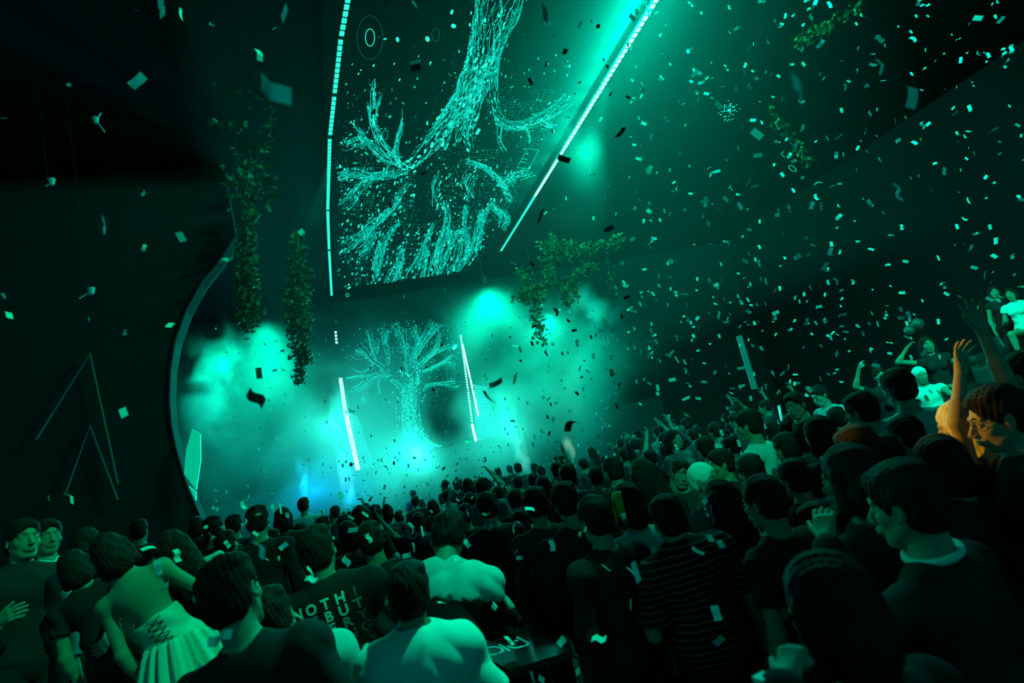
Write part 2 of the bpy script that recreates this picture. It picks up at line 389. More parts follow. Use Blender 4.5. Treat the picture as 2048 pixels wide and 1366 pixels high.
x0, y0 = U(1040, 410); P.blob(x0, y0, -.9, 14, 8, 2)
P.rect([U(985, 560), U(1042, 560), U(1042, 640), U(985, 640)], .6, 0)
loc(P.b.build('glowing_picture', LED), wsn)

# ------------------------------------------------------------------ LED strips
M_strip = mat('strip_module', (.2, .3, .3), emis=(0.03, 1.0, 0.72), es=1.0)
M_strip2 = mat('strip_module_hot', (.2, .3, .3), emis=(0.28, 1.0, 0.80), es=2.6)
M_tube = mat('tube_light', (.2, .3, .3), emis=(0.35, 1.0, 0.88), es=3.0)
def strip(name, label, path, size, pitch, m, skip=(), group=None, mfun=None):
    """path: list of world points; modules laid end to end along it"""
    path = [Vector(p) for p in path]; root = empty(name, path[0]); tag(root, label, 'light strip', group)
    rail = MB(); 
    hw = size[0] / 2
    seg = []
    me = None; s = 0.0
    tot = sum((path[i + 1] - path[i]).length for i in range(len(path) - 1)); k = 0
    first = {}
    for i in range(len(path) - 1):
        a, c = path[i], path[i + 1]; d = (c - a); L = d.length; d.normalize()
        side = d.cross(Vector((0, 0, 1)) if abs(d.z) < .7 else Vector((0, 1, 0))).normalized(); up = side.cross(d)
        R = Matrix((side, d, up)).transposed()
        rail.box((a + c) / 2 - path[0] + (up * 0.02 if up.z > 0 else Vector((0, 0.03, 0))), (size[0] * 1.25, L, 0.03), R)
        n = int(L / pitch)
        for j in range(n):
            p = a + d * (j + .5) * pitch; k += 1
            mm = mfun(p) if mfun else m
            if mm.name not in first:
                q = MB(); q.box((0, 0, 0), (size[0], size[1], 0.02)); mq = mesh('module', q.v, q.f); mq.materials.append(mm); first[mm.name] = mq
            o = bpy.data.objects.new('light_module', first[mm.name]); S.collection.objects.link(o); o.parent = root
            o.matrix_local = Matrix.Translation(p - path[0] - (Vector((0, 0, 0.03)) if abs(d.z) < .7 else Vector((0, 0.04, 0)))) @ R.to_4x4()
    rail.build('rail', M_metal, root); return root
strip('ceiling_light_strip', 'very bright strip of square white-teal lights slanting along right edge of the ceiling screen',
      [(lambda q: (q.x, q.y, 8.9))(atZ(x, y, 8.9)) for x, y in ((1340, -48), (1000, 503))], (0.075, 0.085), 0.135, M_strip2, mfun=lambda p: M_strip2 if p.y < 14 else M_strip)
strip('ceiling_light_strip', 'strip of small teal rectangles running up the left edge of the ceiling screen',
      [atZ(x, y, 8.9) for x, y in ((699, -25), (681, 75), (668, 190), (659, 275), (655, 420), (658, 500), (663, 590))], (0.07, 0.085), 0.13, M_strip)
V = lambda x, y, Y=19.7: atY(x, y, Y)
strip('wall_light_strip', 'short dotted light strip above the smoke at upper left corner of the stage screen', [V(671, 662), V(674, 694)], (0.07, 0.07), 0.12, M_strip2)
strip('wall_light_strip', 'upright dotted light strip left of the stage screen', [V(681, 756), V(692, 828)], (0.11, 0.10), 0.115, M_strip2)
strip('wall_light_strip', 'upright dotted light strip right of the stage screen', [V(921, 670), V(944, 846)], (0.06, 0.06), 0.10, M_strip2)
def tube(label, a, c, r):
    t = MB(); t.tube([Vector((0, 0, 0)), c - a], r, 8); o = t.build('tube_light', M_tube, loc=a); tag(o, label, 'light'); return o
tube('thick white glowing tube down the left side of the stage screen', V(692, 828), V(716, 940), 0.07)
tube('thin white glowing tube beside dotted strip left of the stage screen', V(679, 758), V(689, 830, 19.6), 0.02)
tube('white glowing tube at the foot of the dotted strip right of the stage screen', V(944, 848), V(954, 891), 0.045)
tube('slim white glowing tube leaning right of the dotted strip beside the stage screen', V(925, 688), V(957, 832, 19.6), 0.03)
# ribbed side panels of the stage mouth
def ribs(label, P4, n):
    a, c, d, e = P4; r_ = empty('ribbed_panel', a); tag(r_, label, 'panel')
    q = MB()
    for i in range(n):
        t = i / (n - 1); p0 = a.lerp(e, t); p1 = c.lerp(d, t); q.tube([p0 - a, p1 - a], 0.022, 5)
    q.build('fins', M_rib, r_); q = MB(); q.add([p - a + Vector((0, .06, 0)) for p in (a, c, d, e)], [(0, 1, 2, 3)])
    back = q.build('backing', M_stage, r_); back.modifiers.new('thick', 'SOLIDIFY').thickness = 0.03
ribs('ribbed panel of thin horizontal fins beside the thick left tube light', (V(698, 828), V(716, 836), V(756, 952), V(717, 942)), 22)
ribs('ribbed panel of thin horizontal fins right of the stage screen', (V(944, 770), V(972, 776), V(1000, 900), V(956, 893)), 26)
# ------------------------------------------------------------------ haze
def haze_mat(name, dens, col=(0.85, 1, 0.95), scale=None, lo=0.4, hi=0.65, fall=None, aniso=0.2, detail=3, dist=0.4, stretch=(1, 1, 1), w=0.0):
    m = bpy.data.materials.new(name); m.use_nodes = True; nt = m.node_tree; nt.nodes.clear()
    out = nt.nodes.new('ShaderNodeOutputMaterial'); vs_ = nt.nodes.new('ShaderNodeVolumeScatter')
    vs_.inputs['Color'].default_value = (*col, 1); vs_.inputs['Density'].default_value = dens; vs_.inputs['Anisotropy'].default_value = aniso
    nt.links.new(vs_.outputs[0], out.inputs['Volume'])
    if scale:
        tc = nt.nodes.new('ShaderNodeTexCoord'); mp = nt.nodes.new('ShaderNodeMapping'); mp.inputs['Scale'].default_value = stretch; mp.inputs['Location'].default_value = (w, w, w)
        nz = nt.nodes.new('ShaderNodeTexNoise'); nz.inputs['Scale'].default_value = scale; nz.inputs['Detail'].default_value = detail; nz.inputs['Distortion'].default_value = dist
        mr = nt.nodes.new('ShaderNodeMapRange'); mr.inputs[1].default_value = lo; mr.inputs[2].default_value = hi; mr.inputs[3].default_value = 0; mr.inputs[4].default_value = dens
        mr.interpolation_type = 'SMOOTHSTEP'
        nt.links.new(tc.outputs['Object'], mp.inputs[0]); nt.links.new(mp.outputs[0], nz.inputs[0]); nt.links.new(nz.outputs[0], mr.inputs[0])
        last = mr.outputs[0]
        if fall:                                # soft edge: object coordinates run -1..1
            ln = nt.nodes.new('ShaderNodeVectorMath'); ln.operation = 'LENGTH'; nt.links.new(tc.outputs['Object'], ln.inputs[0])
            m2 = nt.nodes.new('ShaderNodeMapRange'); m2.inputs[1].default_value = 1.0; m2.inputs[2].default_value = fall; m2.inputs[3].default_value = 0; m2.inputs[4].default_value = 1
            m2.interpolation_type = 'SMOOTHSTEP'
            nt.links.new(ln.outputs['Value'], m2.inputs[0])
            mu = nt.nodes.new('ShaderNodeMath'); mu.operation = 'MULTIPLY'; nt.links.new(last, mu.inputs[0]); nt.links.new(m2.outputs[0], mu.inputs[1]); last = mu.outputs[0]
        nt.links.new(last, vs_.inputs['Density'])
    return m
def cloud(name, label, c, half, dens, scale, lo, hi, fall=0.55, w=0.0, col=(.85, 1, .95), detail=2, dist=0.3, shape='box', rot=None, lowest=0.0):
    b = MB()
    if shape == 'box': b.box((0, 0, 0), (2, 2, 2))
    else: b.tube([(0, 0, -1 + .2 * i) for i in range(11)], shape, 12)
    m = haze_mat(name, dens, col, scale, lo, hi, fall, detail=detail, dist=dist, stretch=half, w=w)
    o = b.build(name, m, loc=c); o.scale = half
    if rot: o.rotation_euler = rot
    tag(o, label, 'haze' if 'haze' in name else 'smoke', kind='stuff'); return o
cloud('stage_haze', 'glowing teal haze filling the air around the stage', (2.9, 18.0, 4.1), (9.6, 4.1, 4.25), 0.17, 0.42, 0.33, 0.70, 0.40, w=3.0)
b = MB(); b.box((4.4, 9.4, 6.2), (10.4, 8.0, 5.3))
hz = b.build('upper_haze', haze_mat('haze_thin', 0.0055)); tag(hz, 'thin haze in the air below the ceiling screen', 'haze', kind='stuff')
# ------------------------------------------------------------------ bodies from distance fields
class SDF:
    def __init__(s, lo, hi, h):
        s.ax = [np.arange(lo[i], hi[i] + h, h, dtype=np.float32) for i in range(3)]; s.h = h
        s.D = np.full([len(a) for a in s.ax], 0.2, np.float32)
    def sub(s, lo, hi):
        ix = []
        for i in range(3):
            a = int(np.searchsorted(s.ax[i], lo[i])); b = int(np.searchsorted(s.ax[i], hi[i]))
            ix.append(slice(max(0, a - 1), min(len(s.ax[i]), b + 1)))
        g = np.meshgrid(*[s.ax[i][ix[i]] for i in range(3)], indexing='ij', sparse=True)
        return tuple(ix), g
    def op(s, fn, lo, hi, k, mode='u'):
        m = k + 2.5 * s.h + 0.004
        ix, g = s.sub([q - m for q in lo], [q + m for q in hi])
        if min(x.stop - x.start for x in ix) <= 0: return
        d = fn(*g); D = s.D[ix]
        if mode == 'u':
            hh = np.clip(0.5 + 0.5 * (D - d) / k, 0, 1); s.D[ix] = D * (1 - hh) + d * hh - k * hh * (1 - hh)
        else:                                   # carve
            d = -d; hh = np.clip(0.5 - 0.5 * (D - d) / k, 0, 1); s.D[ix] = D * (1 - hh) + d * hh + k * hh * (1 - hh)
    def cap(s, a, b, ra, rb=None, k=0.02, mode='u', flat=None):
        rb = ra if rb is None else rb; a = np.array(a, float); b = np.array(b, float); ab = b - a; L2 = float(ab @ ab) + 1e-9
        def fn(x, y, z):
            t = np.clip(((x - a[0]) * ab[0] + (y - a[1]) * ab[1] + (z - a[2]) * ab[2]) / L2, 0, 1)
            return np.sqrt((x - a[0] - t * ab[0]) ** 2 + (y - a[1] - t * ab[1]) ** 2 + (z - a[2] - t * ab[2]) ** 2) - (ra + (rb - ra) * t)
        R = max(ra, rb); s.op(fn, np.minimum(a, b) - R, np.maximum(a, b) + R, k, mode)
    def ell(s, c, r, k=0.02, mode='u', R=None):
        c = np.array(c, float); r = np.array(r, float); RM = max(r)
        def fn(x, y, z):
            x, y, z = x - c[0], y - c[1], z - c[2]
            if R is not None: x, y, z = (R[0][0] * x + R[1][0] * y + R[2][0] * z, R[0][1] * x + R[1][1] * y + R[2][1] * z, R[0][2] * x + R[1][2] * y + R[2][2] * z)
            k0 = np.sqrt((x / r[0]) ** 2 + (y / r[1]) ** 2 + (z / r[2]) ** 2); k1 = np.sqrt((x / r[0] ** 2) ** 2 + (y / r[1] ** 2) ** 2 + (z / r[2] ** 2) ** 2) + 1e-9
            return np.where(k0 < 1e-3, -min(r), k0 * (k0 - 1) / k1)
        s.op(fn, c - (RM if R is not None else r), c + (RM if R is not None else r), k, mode)
    def plane(s, p, n, k=0.004):                # keep the side n points away from
        p = np.array(p, float); n = np.array(n, float); n /= np.linalg.norm(n)
        x, y, z = np.meshgrid(*s.ax, indexing='ij', sparse=True)
        d = (x - p[0]) * n[0] + (y - p[1]) * n[1] + (z - p[2]) * n[2]
        s.D = np.maximum(s.D, d)
    def disp(s, fn):
        g = np.meshgrid(*s.ax, indexing='ij', sparse=True); s.D += fn(*g).astype(np.float32)
    def mesh(s):
        D = s.D.copy(); D[0] = D[-1] = 0.1; D[:, 0] = D[:, -1] = 0.1; D[:, :, 0] = D[:, :, -1] = 0.1
        ins = D < 0; nx, ny, nz = D.shape
        cn = np.zeros((nx - 1, ny - 1, nz - 1), np.int8)
        for i in (0, 1):
            for j in (0, 1):
                for k in (0, 1): cn += ins[i:nx - 1 + i, j:ny - 1 + j, k:nz - 1 + k]
        act = (cn > 0) & (cn < 8); I, J, K = np.nonzero(act)
        if len(I) == 0: return np.zeros((0, 3)), np.zeros((0, 4), int)
        idx = np.full(act.shape, -1, np.int64); idx[I, J, K] = np.arange(len(I))
        acc = np.zeros((len(I), 3)); cnt = np.zeros(len(I))
        C = [(i, j, k) for i in (0, 1) for j in (0, 1) for k in (0, 1)]
        for a in range(8):
            for ax in range(3):
                if C[a][ax]: continue
                b = list(C[a]); b[ax] = 1
                da = D[I + C[a][0], J + C[a][1], K + C[a][2]]; db = D[I + b[0], J + b[1], K + b[2]]
                m = (da < 0) != (db < 0); t = np.where(m, da / (da - db + 1e-12), 0)
                P = np.stack([np.full(len(I), C[a][q], float) for q in range(3)], 1); P[:, ax] += t
                acc[m] += P[m]; cnt += m
        V = acc / cnt[:, None] + np.stack([I, J, K], 1)
        V = V * s.h + np.array([float(a[0]) for a in s.ax])
        Fs = []
        for ax in range(3):
            e1, e2 = [q for q in range(3) if q != ax]
            sl0 = [slice(None)] * 3; sl1 = [slice(None)] * 3; sl0[ax] = slice(0, -1); sl1[ax] = slice(1, None)
            a = ins[tuple(sl0)]; b = ins[tuple(sl1)]
            x = np.nonzero(a != b); P = np.stack(x, 1)
            ok = (P[:, e1] > 0) & (P[:, e2] > 0) & (P[:, e1] < D.shape[e1] - 1) & (P[:, e2] < D.shape[e2] - 1); P = P[ok]
            fl = a[tuple(P.T)]
            def id_(d1, d2):
                Q = P.copy(); Q[:, e1] -= d1; Q[:, e2] -= d2; return idx[tuple(Q.T)]
            q = np.stack([id_(1, 1), id_(0, 1), id_(0, 0), id_(1, 0)], 1)
            if ax == 1: fl = ~fl
            q[~fl] = q[~fl][:, ::-1]; Fs.append(q)
        return V, np.concatenate(Fs)

def np_mesh(name, parts, slots=None):
    """parts: list of (V, F) -> one mesh"""
    V = np.concatenate([p[0] for p in parts]); n = 0; Fl = []; mi = []
    for i, (v, f) in enumerate(parts): Fl.append(f + n); n += len(v); mi += [slots[i] if slots else 0] * len(f)
    Fc = np.concatenate(Fl).astype(np.int32); me = bpy.data.meshes.new(name)
    me.vertices.add(len(V)); me.vertices.foreach_set('co', V.astype(np.float32).ravel())
    me.loops.add(len(Fc) * 4); me.loops.foreach_set('vertex_index', Fc.ravel())
    me.polygons.add(len(Fc)); me.polygons.foreach_set('loop_start', np.arange(0, len(Fc) * 4, 4, dtype=np.int32))
    me.polygons.foreach_set('loop_total', np.full(len(Fc), 4, np.int32)) if False else None
    me.polygons.foreach_set('use_smooth', np.ones(len(Fc), bool)); me.polygons.foreach_set('material_index', np.array(mi, np.int32))
    me.update(calc_edges=True); me.validate(); return me
def xf(part, R, t):
    v, f = part; return (v @ np.array(R).T + np.array(t), f)

# ---- head (centre of skull at origin, face towards +Y)
def head_sdf(h=0.004, fem=False, smile=False, beard=False):
    s = SDF((-.1, -.12, -.2), (.1, .14, .15), h)
    s.ell((0, -.012, .035), (.074, .094, .083), .02)
    s.ell((0, .022, -.028), (.060, .066, .086), .03)
    s.ell((0, .058, -.098), (.024 if fem else .029, .024, .018), .025)
    for e in (-1, 1):
        s.ell((.043 * e, .048, -.022), (.020, .022, .018), .02)
        s.cap((.056 * e, .0, -.045), (.024 * e, .055, -.098), .013, .012, .022)
        s.cap((.014 * e, .086, .026), (.046 * e, .070, .024), .008 if fem else .0105, .007, .012)
        s.ell((.030 * e, .098, .002), (.017, .016, .011), .010, 'c')
        s.ell((.031 * e, .073, .001), (.0185, .0155, .0130), .005)
        s.ell((.031 * e, .0905, -.0005), (.0140, .0115, .0050), .002, 'c')
        s.ell((.078 * e, -.008, -.006), (.008, .018, .031), .006, R=np.array(Euler((0.15, 0, -.35 * e)).to_matrix()))
        s.ell((.084 * e, -.004, -.002), (.006, .010, .017), .004, 'c')
        s.ell((.0105 * e, .101, -.040), (.0075, .009, .007), .006)
    s.cap((0, .083, .012), (0, .112, -.032), .0075, .0105, .010)
    s.ell((0, .108, -.036), (.0105, .0105, .008), .006)
    w = .031 if smile else .024
    s.ell((0, .086, -.066), (w + .006, .012, .018), .014)
    s.ell((0, .0965, -.0595), (w, .007, .0048), .005); s.ell((0, .0955, -.071), (w * .88, .0075, .006), .005)
    s.cap((-w, .092 - .006, -.064 + (.006 if smile else 0)), (0, .1045, -.0655), .0019, .0019, .002, 'c'); s.cap((w, .092 - .006, -.064 + (.006 if smile else 0)), (0, .1045, -.0655), .0019, .0019, .002, 'c')
    s.cap((0, -.025, -.06), (0, -.035, -.19), .052 if not fem else .045, .055 if not fem else .046, .03)
    return s.mesh()
def hair_sdf(kind, h=0.005, seed=1):
    s = SDF((-.17, -.2, -.55 if kind in ('long', 'wavy') else -.2), (.17, .16, .22), h)
    s.ell((0, -.017, .044), (.086, .104, .093), .01)
    if kind in ('short', 'crop', 'cap', 'bucket'):
        s.ell((0, -.045, -.01), (.078, .070, .075), .02)
        if kind == 'short': s.ell((0, .038, .084), (.060, .056, .030), .02); s.ell((.025, -.01, .102), (.058, .07, .03), .02)
    if kind in ('bob', 'long', 'wavy', 'bun', 'pony'):
        s.ell((0, -.05, -.02), (.084, .075, .09), .02)
    if kind == 'bob':
        for e in (-1, 1): s.cap((.078 * e, 0, .03), (.085 * e, -.01, -.10), .024, .026, .02)
        s.ell((0, -.06, -.07), (.09, .06, .08), .03)
    if kind in ('long', 'wavy'):
        for e in (-1, 0, 1):
            s.cap((.055 * e, -.06, .02), (.07 * e, -.085, -.22), .055, .06, .03); s.cap((.07 * e, -.085, -.22), (.06 * e, -.09, -.46), .058, .03, .03)
        for e in (-1, 1): s.cap((.078 * e, 0, .02), (.088 * e, -.02, -.2), .024, .03, .02)
    if kind == 'bun': s.ell((0, -.085, .11), (.045, .045, .045), .01)
    if kind == 'pony': s.cap((0, -.12, .06), (0, -.165, -.12), .035, .022, .02)
    # keep the face free
    fz = .052 if kind != 'bob' else .045
    s.ell((0, .118, -.040), (.062, .086, .118), .012, 'c')
    if kind in ('short', 'crop', 'cap', 'bucket'):
        s.ell((0, .06, -.13), (.12, .13, .085), .01, 'c')
        for e in (-1, 1): s.ell((.088 * e, -.0, -.02), (.022, .026, .04), .01, 'c')
    st = (lambda x, y, z: .0022 * np.sin(x * 260 + 3 * np.sin(z * 22 + seed)) * np.sin(y * 190 + seed * 2 + 2 * np.sin(z * 30)) + .003 * np.sin(x * 70 + seed + y * 55) * np.sin(z * 60 + seed))
    s.disp(st)
    return s.mesh()

# ---- hand: wrist at origin, fingers along +Z, palm faces +Y, thumb on +X*side
FL = (.074, .082, .078, .062)
def hand_sdf(curl=.35, spread=.12, thumb=.6, side=1, h=.0035, curls=None):
    s = SDF((-.09, -.06, -.05), (.09, .12, .22), h)
    s.ell((0, 0, .012), (.027, .020, .045), .012)
    for i, x in enumerate((.027, .009, -.009, -.026)):
        X = x * side; s.cap((X * .62, 0, .022), (X, 0, .088 - abs(i - 1.3) * .004), .0125, .0115, .012)
        c = curls[i] if curls else curl * (1 + .12 * i)
        a = 0; p = np.array((X, 0, .088 - abs(i - 1.3) * .004)); sp = spread * (1.5 - i) * .55 * side
        for j, fr in enumerate((.46, .30, .24)):
            a += c * (1.0, 1.15, .8)[j]
            q = p + FL[i] * fr * np.array((math.sin(sp) * math.cos(a), math.sin(a), math.cos(sp) * math.cos(a)))
            s.cap(p, q, .0092 - j * .0008, .0086 - j * .0010, .0035); p = q
    s.ell((.022 * side, .012, .038), (.016, .016, .030), .012)
    p0 = np.array((.024 * side, .008, .028)); p1 = p0 + .040 * np.array((math.sin(thumb) * side, .25, math.cos(thumb))); p2 = p1 + .033 * np.array((math.sin(thumb * .7) * side, .35, math.cos(thumb * .7)))
    s.cap(p0, p1, .0135, .0108, .006); s.cap(p1, p2, .0105, .0085, .004)
    s.cap((0, 0, -.04), (0, 0, .01), .0255, .024, .015)
    return s.mesh()
_H = {}
def hand(curl, spread, thumb, side, h, curls=None):
    k = (curl, spread, thumb, side, h, curls)
    if k not in _H: _H[k] = hand_sdf(curl, spread, thumb, side, h, curls)
    return _H[k]

# ---- skeleton
def V3(*a): return np.array(a, float)
ARM = {  # right-hand side, relative to shoulder (x out, y forward, z up); upper .29, fore .25
    'down': (V3(.06, -.02, -.28), V3(.07, .04, -.53)), 'bent': (V3(.09, .03, -.26), V3(.02, .22, -.22)), 'hip': (V3(.17, -.06, -.23), V3(.05, .06, -.40)),
    'up': (V3(.10, .06, .25), V3(.07, .10, .51)), 'upbent': (V3(.20, .06, .17), V3(.10, .14, .41)), 'upout': (V3(.19, .04, .20), V3(.30, .06, .43)),
    'phone': (V3(.08, .22, -.12), V3(.02, .34, .11)), 'fwd': (V3(.05, .24, -.13), V3(0, .45, -.02)), 'head': (V3(.26, .0, .10), V3(.10, .04, .26)),
    'wave': (V3(.16, .08, .20), V3(.10, .13, .45)), 'hug': (V3(.10, .18, -.18), V3(-.10, .34, -.10))}
def skeleton(aL='down', aR='down', lean=0, fwd=0, fem=False, wide=1.0, sit=False, twist=0, headpos=None):
    sw = (.165 if fem else .185) * wide; J = {}
    J['pelvis'] = V3(0, 0, .93); J['waist'] = V3(0, 0, 1.07); J['chest'] = V3(0, 0, 1.28); J['neck'] = V3(0, -.015, 1.44); J['head'] = V3(0, .012, 1.60)
    for n, e, a in (('L', -1, aL), ('R', 1, aR)):
        J['sh' + n] = V3(sw * e, -.01, 1.368); A = ARM[a] if isinstance(a, str) else a
        J['el' + n] = J['sh' + n] + A[0] * V3(e, 1, 1); J['wr' + n] = J['sh' + n] + A[1] * V3(e, 1, 1)
        J['hip' + n] = V3(.09 * e, 0, .89); J['kn' + n] = V3(.10 * e, .02, .49); J['an' + n] = V3(.11 * e, -.02, .08)
        if sit: J['kn' + n] = V3(.12 * e, .42, .90); J['an' + n] = V3(.13 * e, .40, .46)
    R = np.array(Euler((-math.radians(fwd), math.radians(lean), 0)).to_matrix())
    for k in J:
        if k[:2] in ('wa', 'ch', 'ne', 'he', 'sh', 'el', 'wr'): J[k] = R @ (J[k] - J['pelvis']) + J['pelvis']
    J['R'] = R
    return J
def torso(s, J, g=0.0, fem=False, k=.05, wide=1.0, low=True):
    R = J['R']; P = J['pelvis']
    def E(c, r, kk=k): s.ell(R @ (V3(*c) - P) + P, V3(*r) + g, kk, R=R)
    E((0, -.005, 1.30), ((.138 if fem else .158) * wide, .098, .15)); E((0, 0, 1.10), ((.115 if fem else .145) * wide, .095, .16))
    E((0, 0, .94), (.155 * wide if fem else .150 * wide, .11, .12))
    E((0, -.03, 1.35), (.14 * wide, .058, .07))
    if fem:
        for e in (-1, 1): E((.065 * e, .085, 1.27), (.055, .045, .055), .03)
    else: E((0, .045, 1.30), (.125 * wide, .055, .085))
    for e in 'LR':
        s.cap(J['neck'] + V3(0, 0, -.035), J['sh' + e], .046 + g, .042 + g, max(.045, k * .9))
        s.ell(J['sh' + e], V3(.048, .050, .050) + g, max(.035, k * .8))
def body_parts(J, h, fem=False, wide=1.0, hands=None, hh=.005, bare_legs=True, headp=None, headR=None):
    ks = [J[k] for k in J if k != 'R']; lo = np.min(ks, 0) - .2; hi = np.max(ks, 0) + .2; lo[2] = -.02
    s = SDF(lo, hi, h); torso(s, J, -.004, fem, wide=wide)
    f = .88 if fem else 1.0
    s.cap(J['chest'] + (J['neck'] - J['chest']) * .6, J['neck'] + (J['head'] - J['neck']) * .3, .062 * f, .054 * f, .05)
    for e in 'LR':
        s.cap(J['sh' + e], J['el' + e], .047 * f, .037 * f, .03); s.cap(J['el' + e], J['wr' + e], .037 * f, .0255 * f, .02)
        mid = J['el' + e] + (J['wr' + e] - J['el' + e]) * .3; s.cap(J['el' + e], mid, .037 * f, .040 * f, .02)
        s.cap(J['hip' + e], J['kn' + e], .082, .052, .04); s.cap(J['kn' + e], J['an' + e], .052, .036, .03)
        c = J['kn' + e] + (J['an' + e] - J['kn' + e]) * .28 + V3(0, -.018, 0); s.ell(c, (.052, .052, .1), .03)
        s.cap(J['an' + e] + V3(0, -.02, -.035), J['an' + e] + V3(0, .15, -.05), .036, .028, .02)
    out = [s.mesh()]
    for n, e in (('L', -1), ('R', 1)):
        hd = (hands or {}).get(n, (.35, .12, .6, None))
        d = J['wr' + n] - J['el' + n]; d = d / np.linalg.norm(d)
        pn = V3(*(hd[3] if hd[3] is not None else (-e, .3, 0))); pn = pn - d * (pn @ d); pn /= np.linalg.norm(pn)
        X = np.cross(pn, d); M = np.stack([X, pn, d], 1)
        # thumb side: towards the body front
        sd = 1 if X @ V3(-e * .3, 1, .2) > 0 else -1
        if len(hd) > 4: sd = hd[4]
        out.append(xf(hand(hd[0], hd[1], hd[2], sd, hh), M * f, J['wr' + n] + d * .0))
    return out
def shirt_part(J, h, fem=False, wide=1.0, g=.014, sleeve=.6, hem=.88, neck=True, loose=.0, wr=.006, bare=False):
    ks = [J[k] for k in J if k != 'R']; lo = np.min(ks, 0) - .2; hi = np.max(ks, 0) + .2; lo[2] = max(hem - .1, 0)
    s = SDF(lo, hi, h); torso(s, J, g + loose * .5, fem, wide=wide, k=.05 + loose * 2.5)
    R = J['R']; P = J['pelvis']
    if loose: s.ell(R @ (V3(0, 0, 1.0) - P) + P, (.175 * wide + loose, .125 + loose, .2), .06)
    for e in 'LR':
        if sleeve <= 0: continue
        a, b, c = J['sh' + e], J['el' + e], J['wr' + e]
        if sleeve < 1:
            q = a + (b - a) * sleeve; s.cap(a, q, .046 + g, .046 + g * 1.6 + loose, .025)
            n = (b - a) / np.linalg.norm(b - a)
            g3 = s.sub(q - .13, q + .13)[0]; x, y, z = np.meshgrid(*[s.ax[i][g3[i]] for i in range(3)], indexing='ij', sparse=True)
            d = (x - q[0]) * n[0] + (y - q[1]) * n[1] + (z - q[2]) * n[2]
            tor = np.sqrt((x - q[0]) ** 2 + (y - q[1]) ** 2 + (z - q[2]) ** 2)
            s.D[g3] = np.where(tor < .115, np.maximum(s.D[g3], d), s.D[g3])
        else:
            s.cap(a, b, .048 + g, .040 + g, .03); s.cap(b, b + (c - b) * min(1, sleeve - 1), .046 + g, .034 + g, .025)
    n0 = R @ V3(0, 0, 1); s.plane(R @ (V3(0, 0, hem) - P) + P, -n0)
    nk = J['neck']; hd = J['head'] - nk
    s.cap(nk + hd * .12, nk + hd * 1.2, .066, .066, .006, 'c')
    if bare: s.plane(R @ (V3(0, 0, 1.33) - P) + P, n0)
    ph = random.random() * 6
    s.disp(lambda x, y, z: wr * (1 - 1.6 * np.abs(np.sin(20 * z + 11 * x + 9 * y + ph + 1.6 * np.sin(13 * x + ph)))) * (.5 + .5 * np.sin(9 * z + 15 * y - 12 * x)) + wr * .4 * np.sin(48 * x - 25 * z + 30 * y + ph))
    return s.mesh()
def trousers_part(J, h, g=.012):
    s = SDF((-.35, -.3, .0), (.35, .65, 1.05), h)
    s.ell((0, 0, .93), V3(.158, .115, .12) + g, .05)
    for e in 'LR':
        s.cap(J['hip' + e], J['kn' + e], .086 + g, .060 + g, .04); s.cap(J['kn' + e], J['an' + e], .060 + g, .046 + g, .03)
    s.plane((0, 0, 1.0), (0, 0, 1)); return s.mesh()

M_skin = mat('skin', (.32, .22, .15), .55, spec=.2, vary=(9, (.28, .19, .13)))
M_hair = mat('dark_hair', (.013, .012, .011), .7, spec=.08, bump=(60, .5, .004, (1, 1, .15)))
M_hairB = mat('bleached_hair', (.55, .42, .22), .5, bump=(60, .6, .004, (1, 1, .15)))
M_lip = mat('lips', (.30, .15, .12), .45); M_eye = mat('eye_white', (.6, .6, .6), .2); M_pupil = mat('eye_dark', (.01, .01, .01), .1)
CL = {'black': (.02, .02, .022), 'dark': (.032, .034, .038), 'grey': (.12, .12, .12), 'white': (.62, .62, .60), 'pale': (.40, .40, .38), 'navy': (.02, .025, .05), 'cream': (.5, .47, .38)}
MC = {k: mat('cloth_' + k, v, .85, spec=.08, bump=(90, .25, .002, (1, 1, 1))) for k, v in CL.items()}
_cache = {}
def cached(key, fn):
    if key not in _cache: _cache[key] = fn()
    return _cache[key]
EYES = None
def eye_mesh():
    b = MB()
    for e in (-1, 1):
        c = Vector((.031 * e, .0718, .0005))
        for m, r, off in ((0, .0128, 0), (1, .0064, .0074)):
            vs, fs = [], []
            for i in range(9):
                for j in range(12):
                    t, p = math.pi * i / 8, 2 * math.pi * j / 12; vs.append(c + Vector((r * math.sin(t) * math.cos(p), off + r * math.cos(t), r * math.sin(t) * math.sin(p) * .9)))
            for i in range(8):
                for j in range(12): fs.append((i * 12 + j, i * 12 + (j + 1) % 12, (i + 1) * 12 + (j + 1) % 12, (i + 1) * 12 + j))
            b.add(vs, fs, m)
    return mesh('eyes', b.v, b.f, True, b.m)
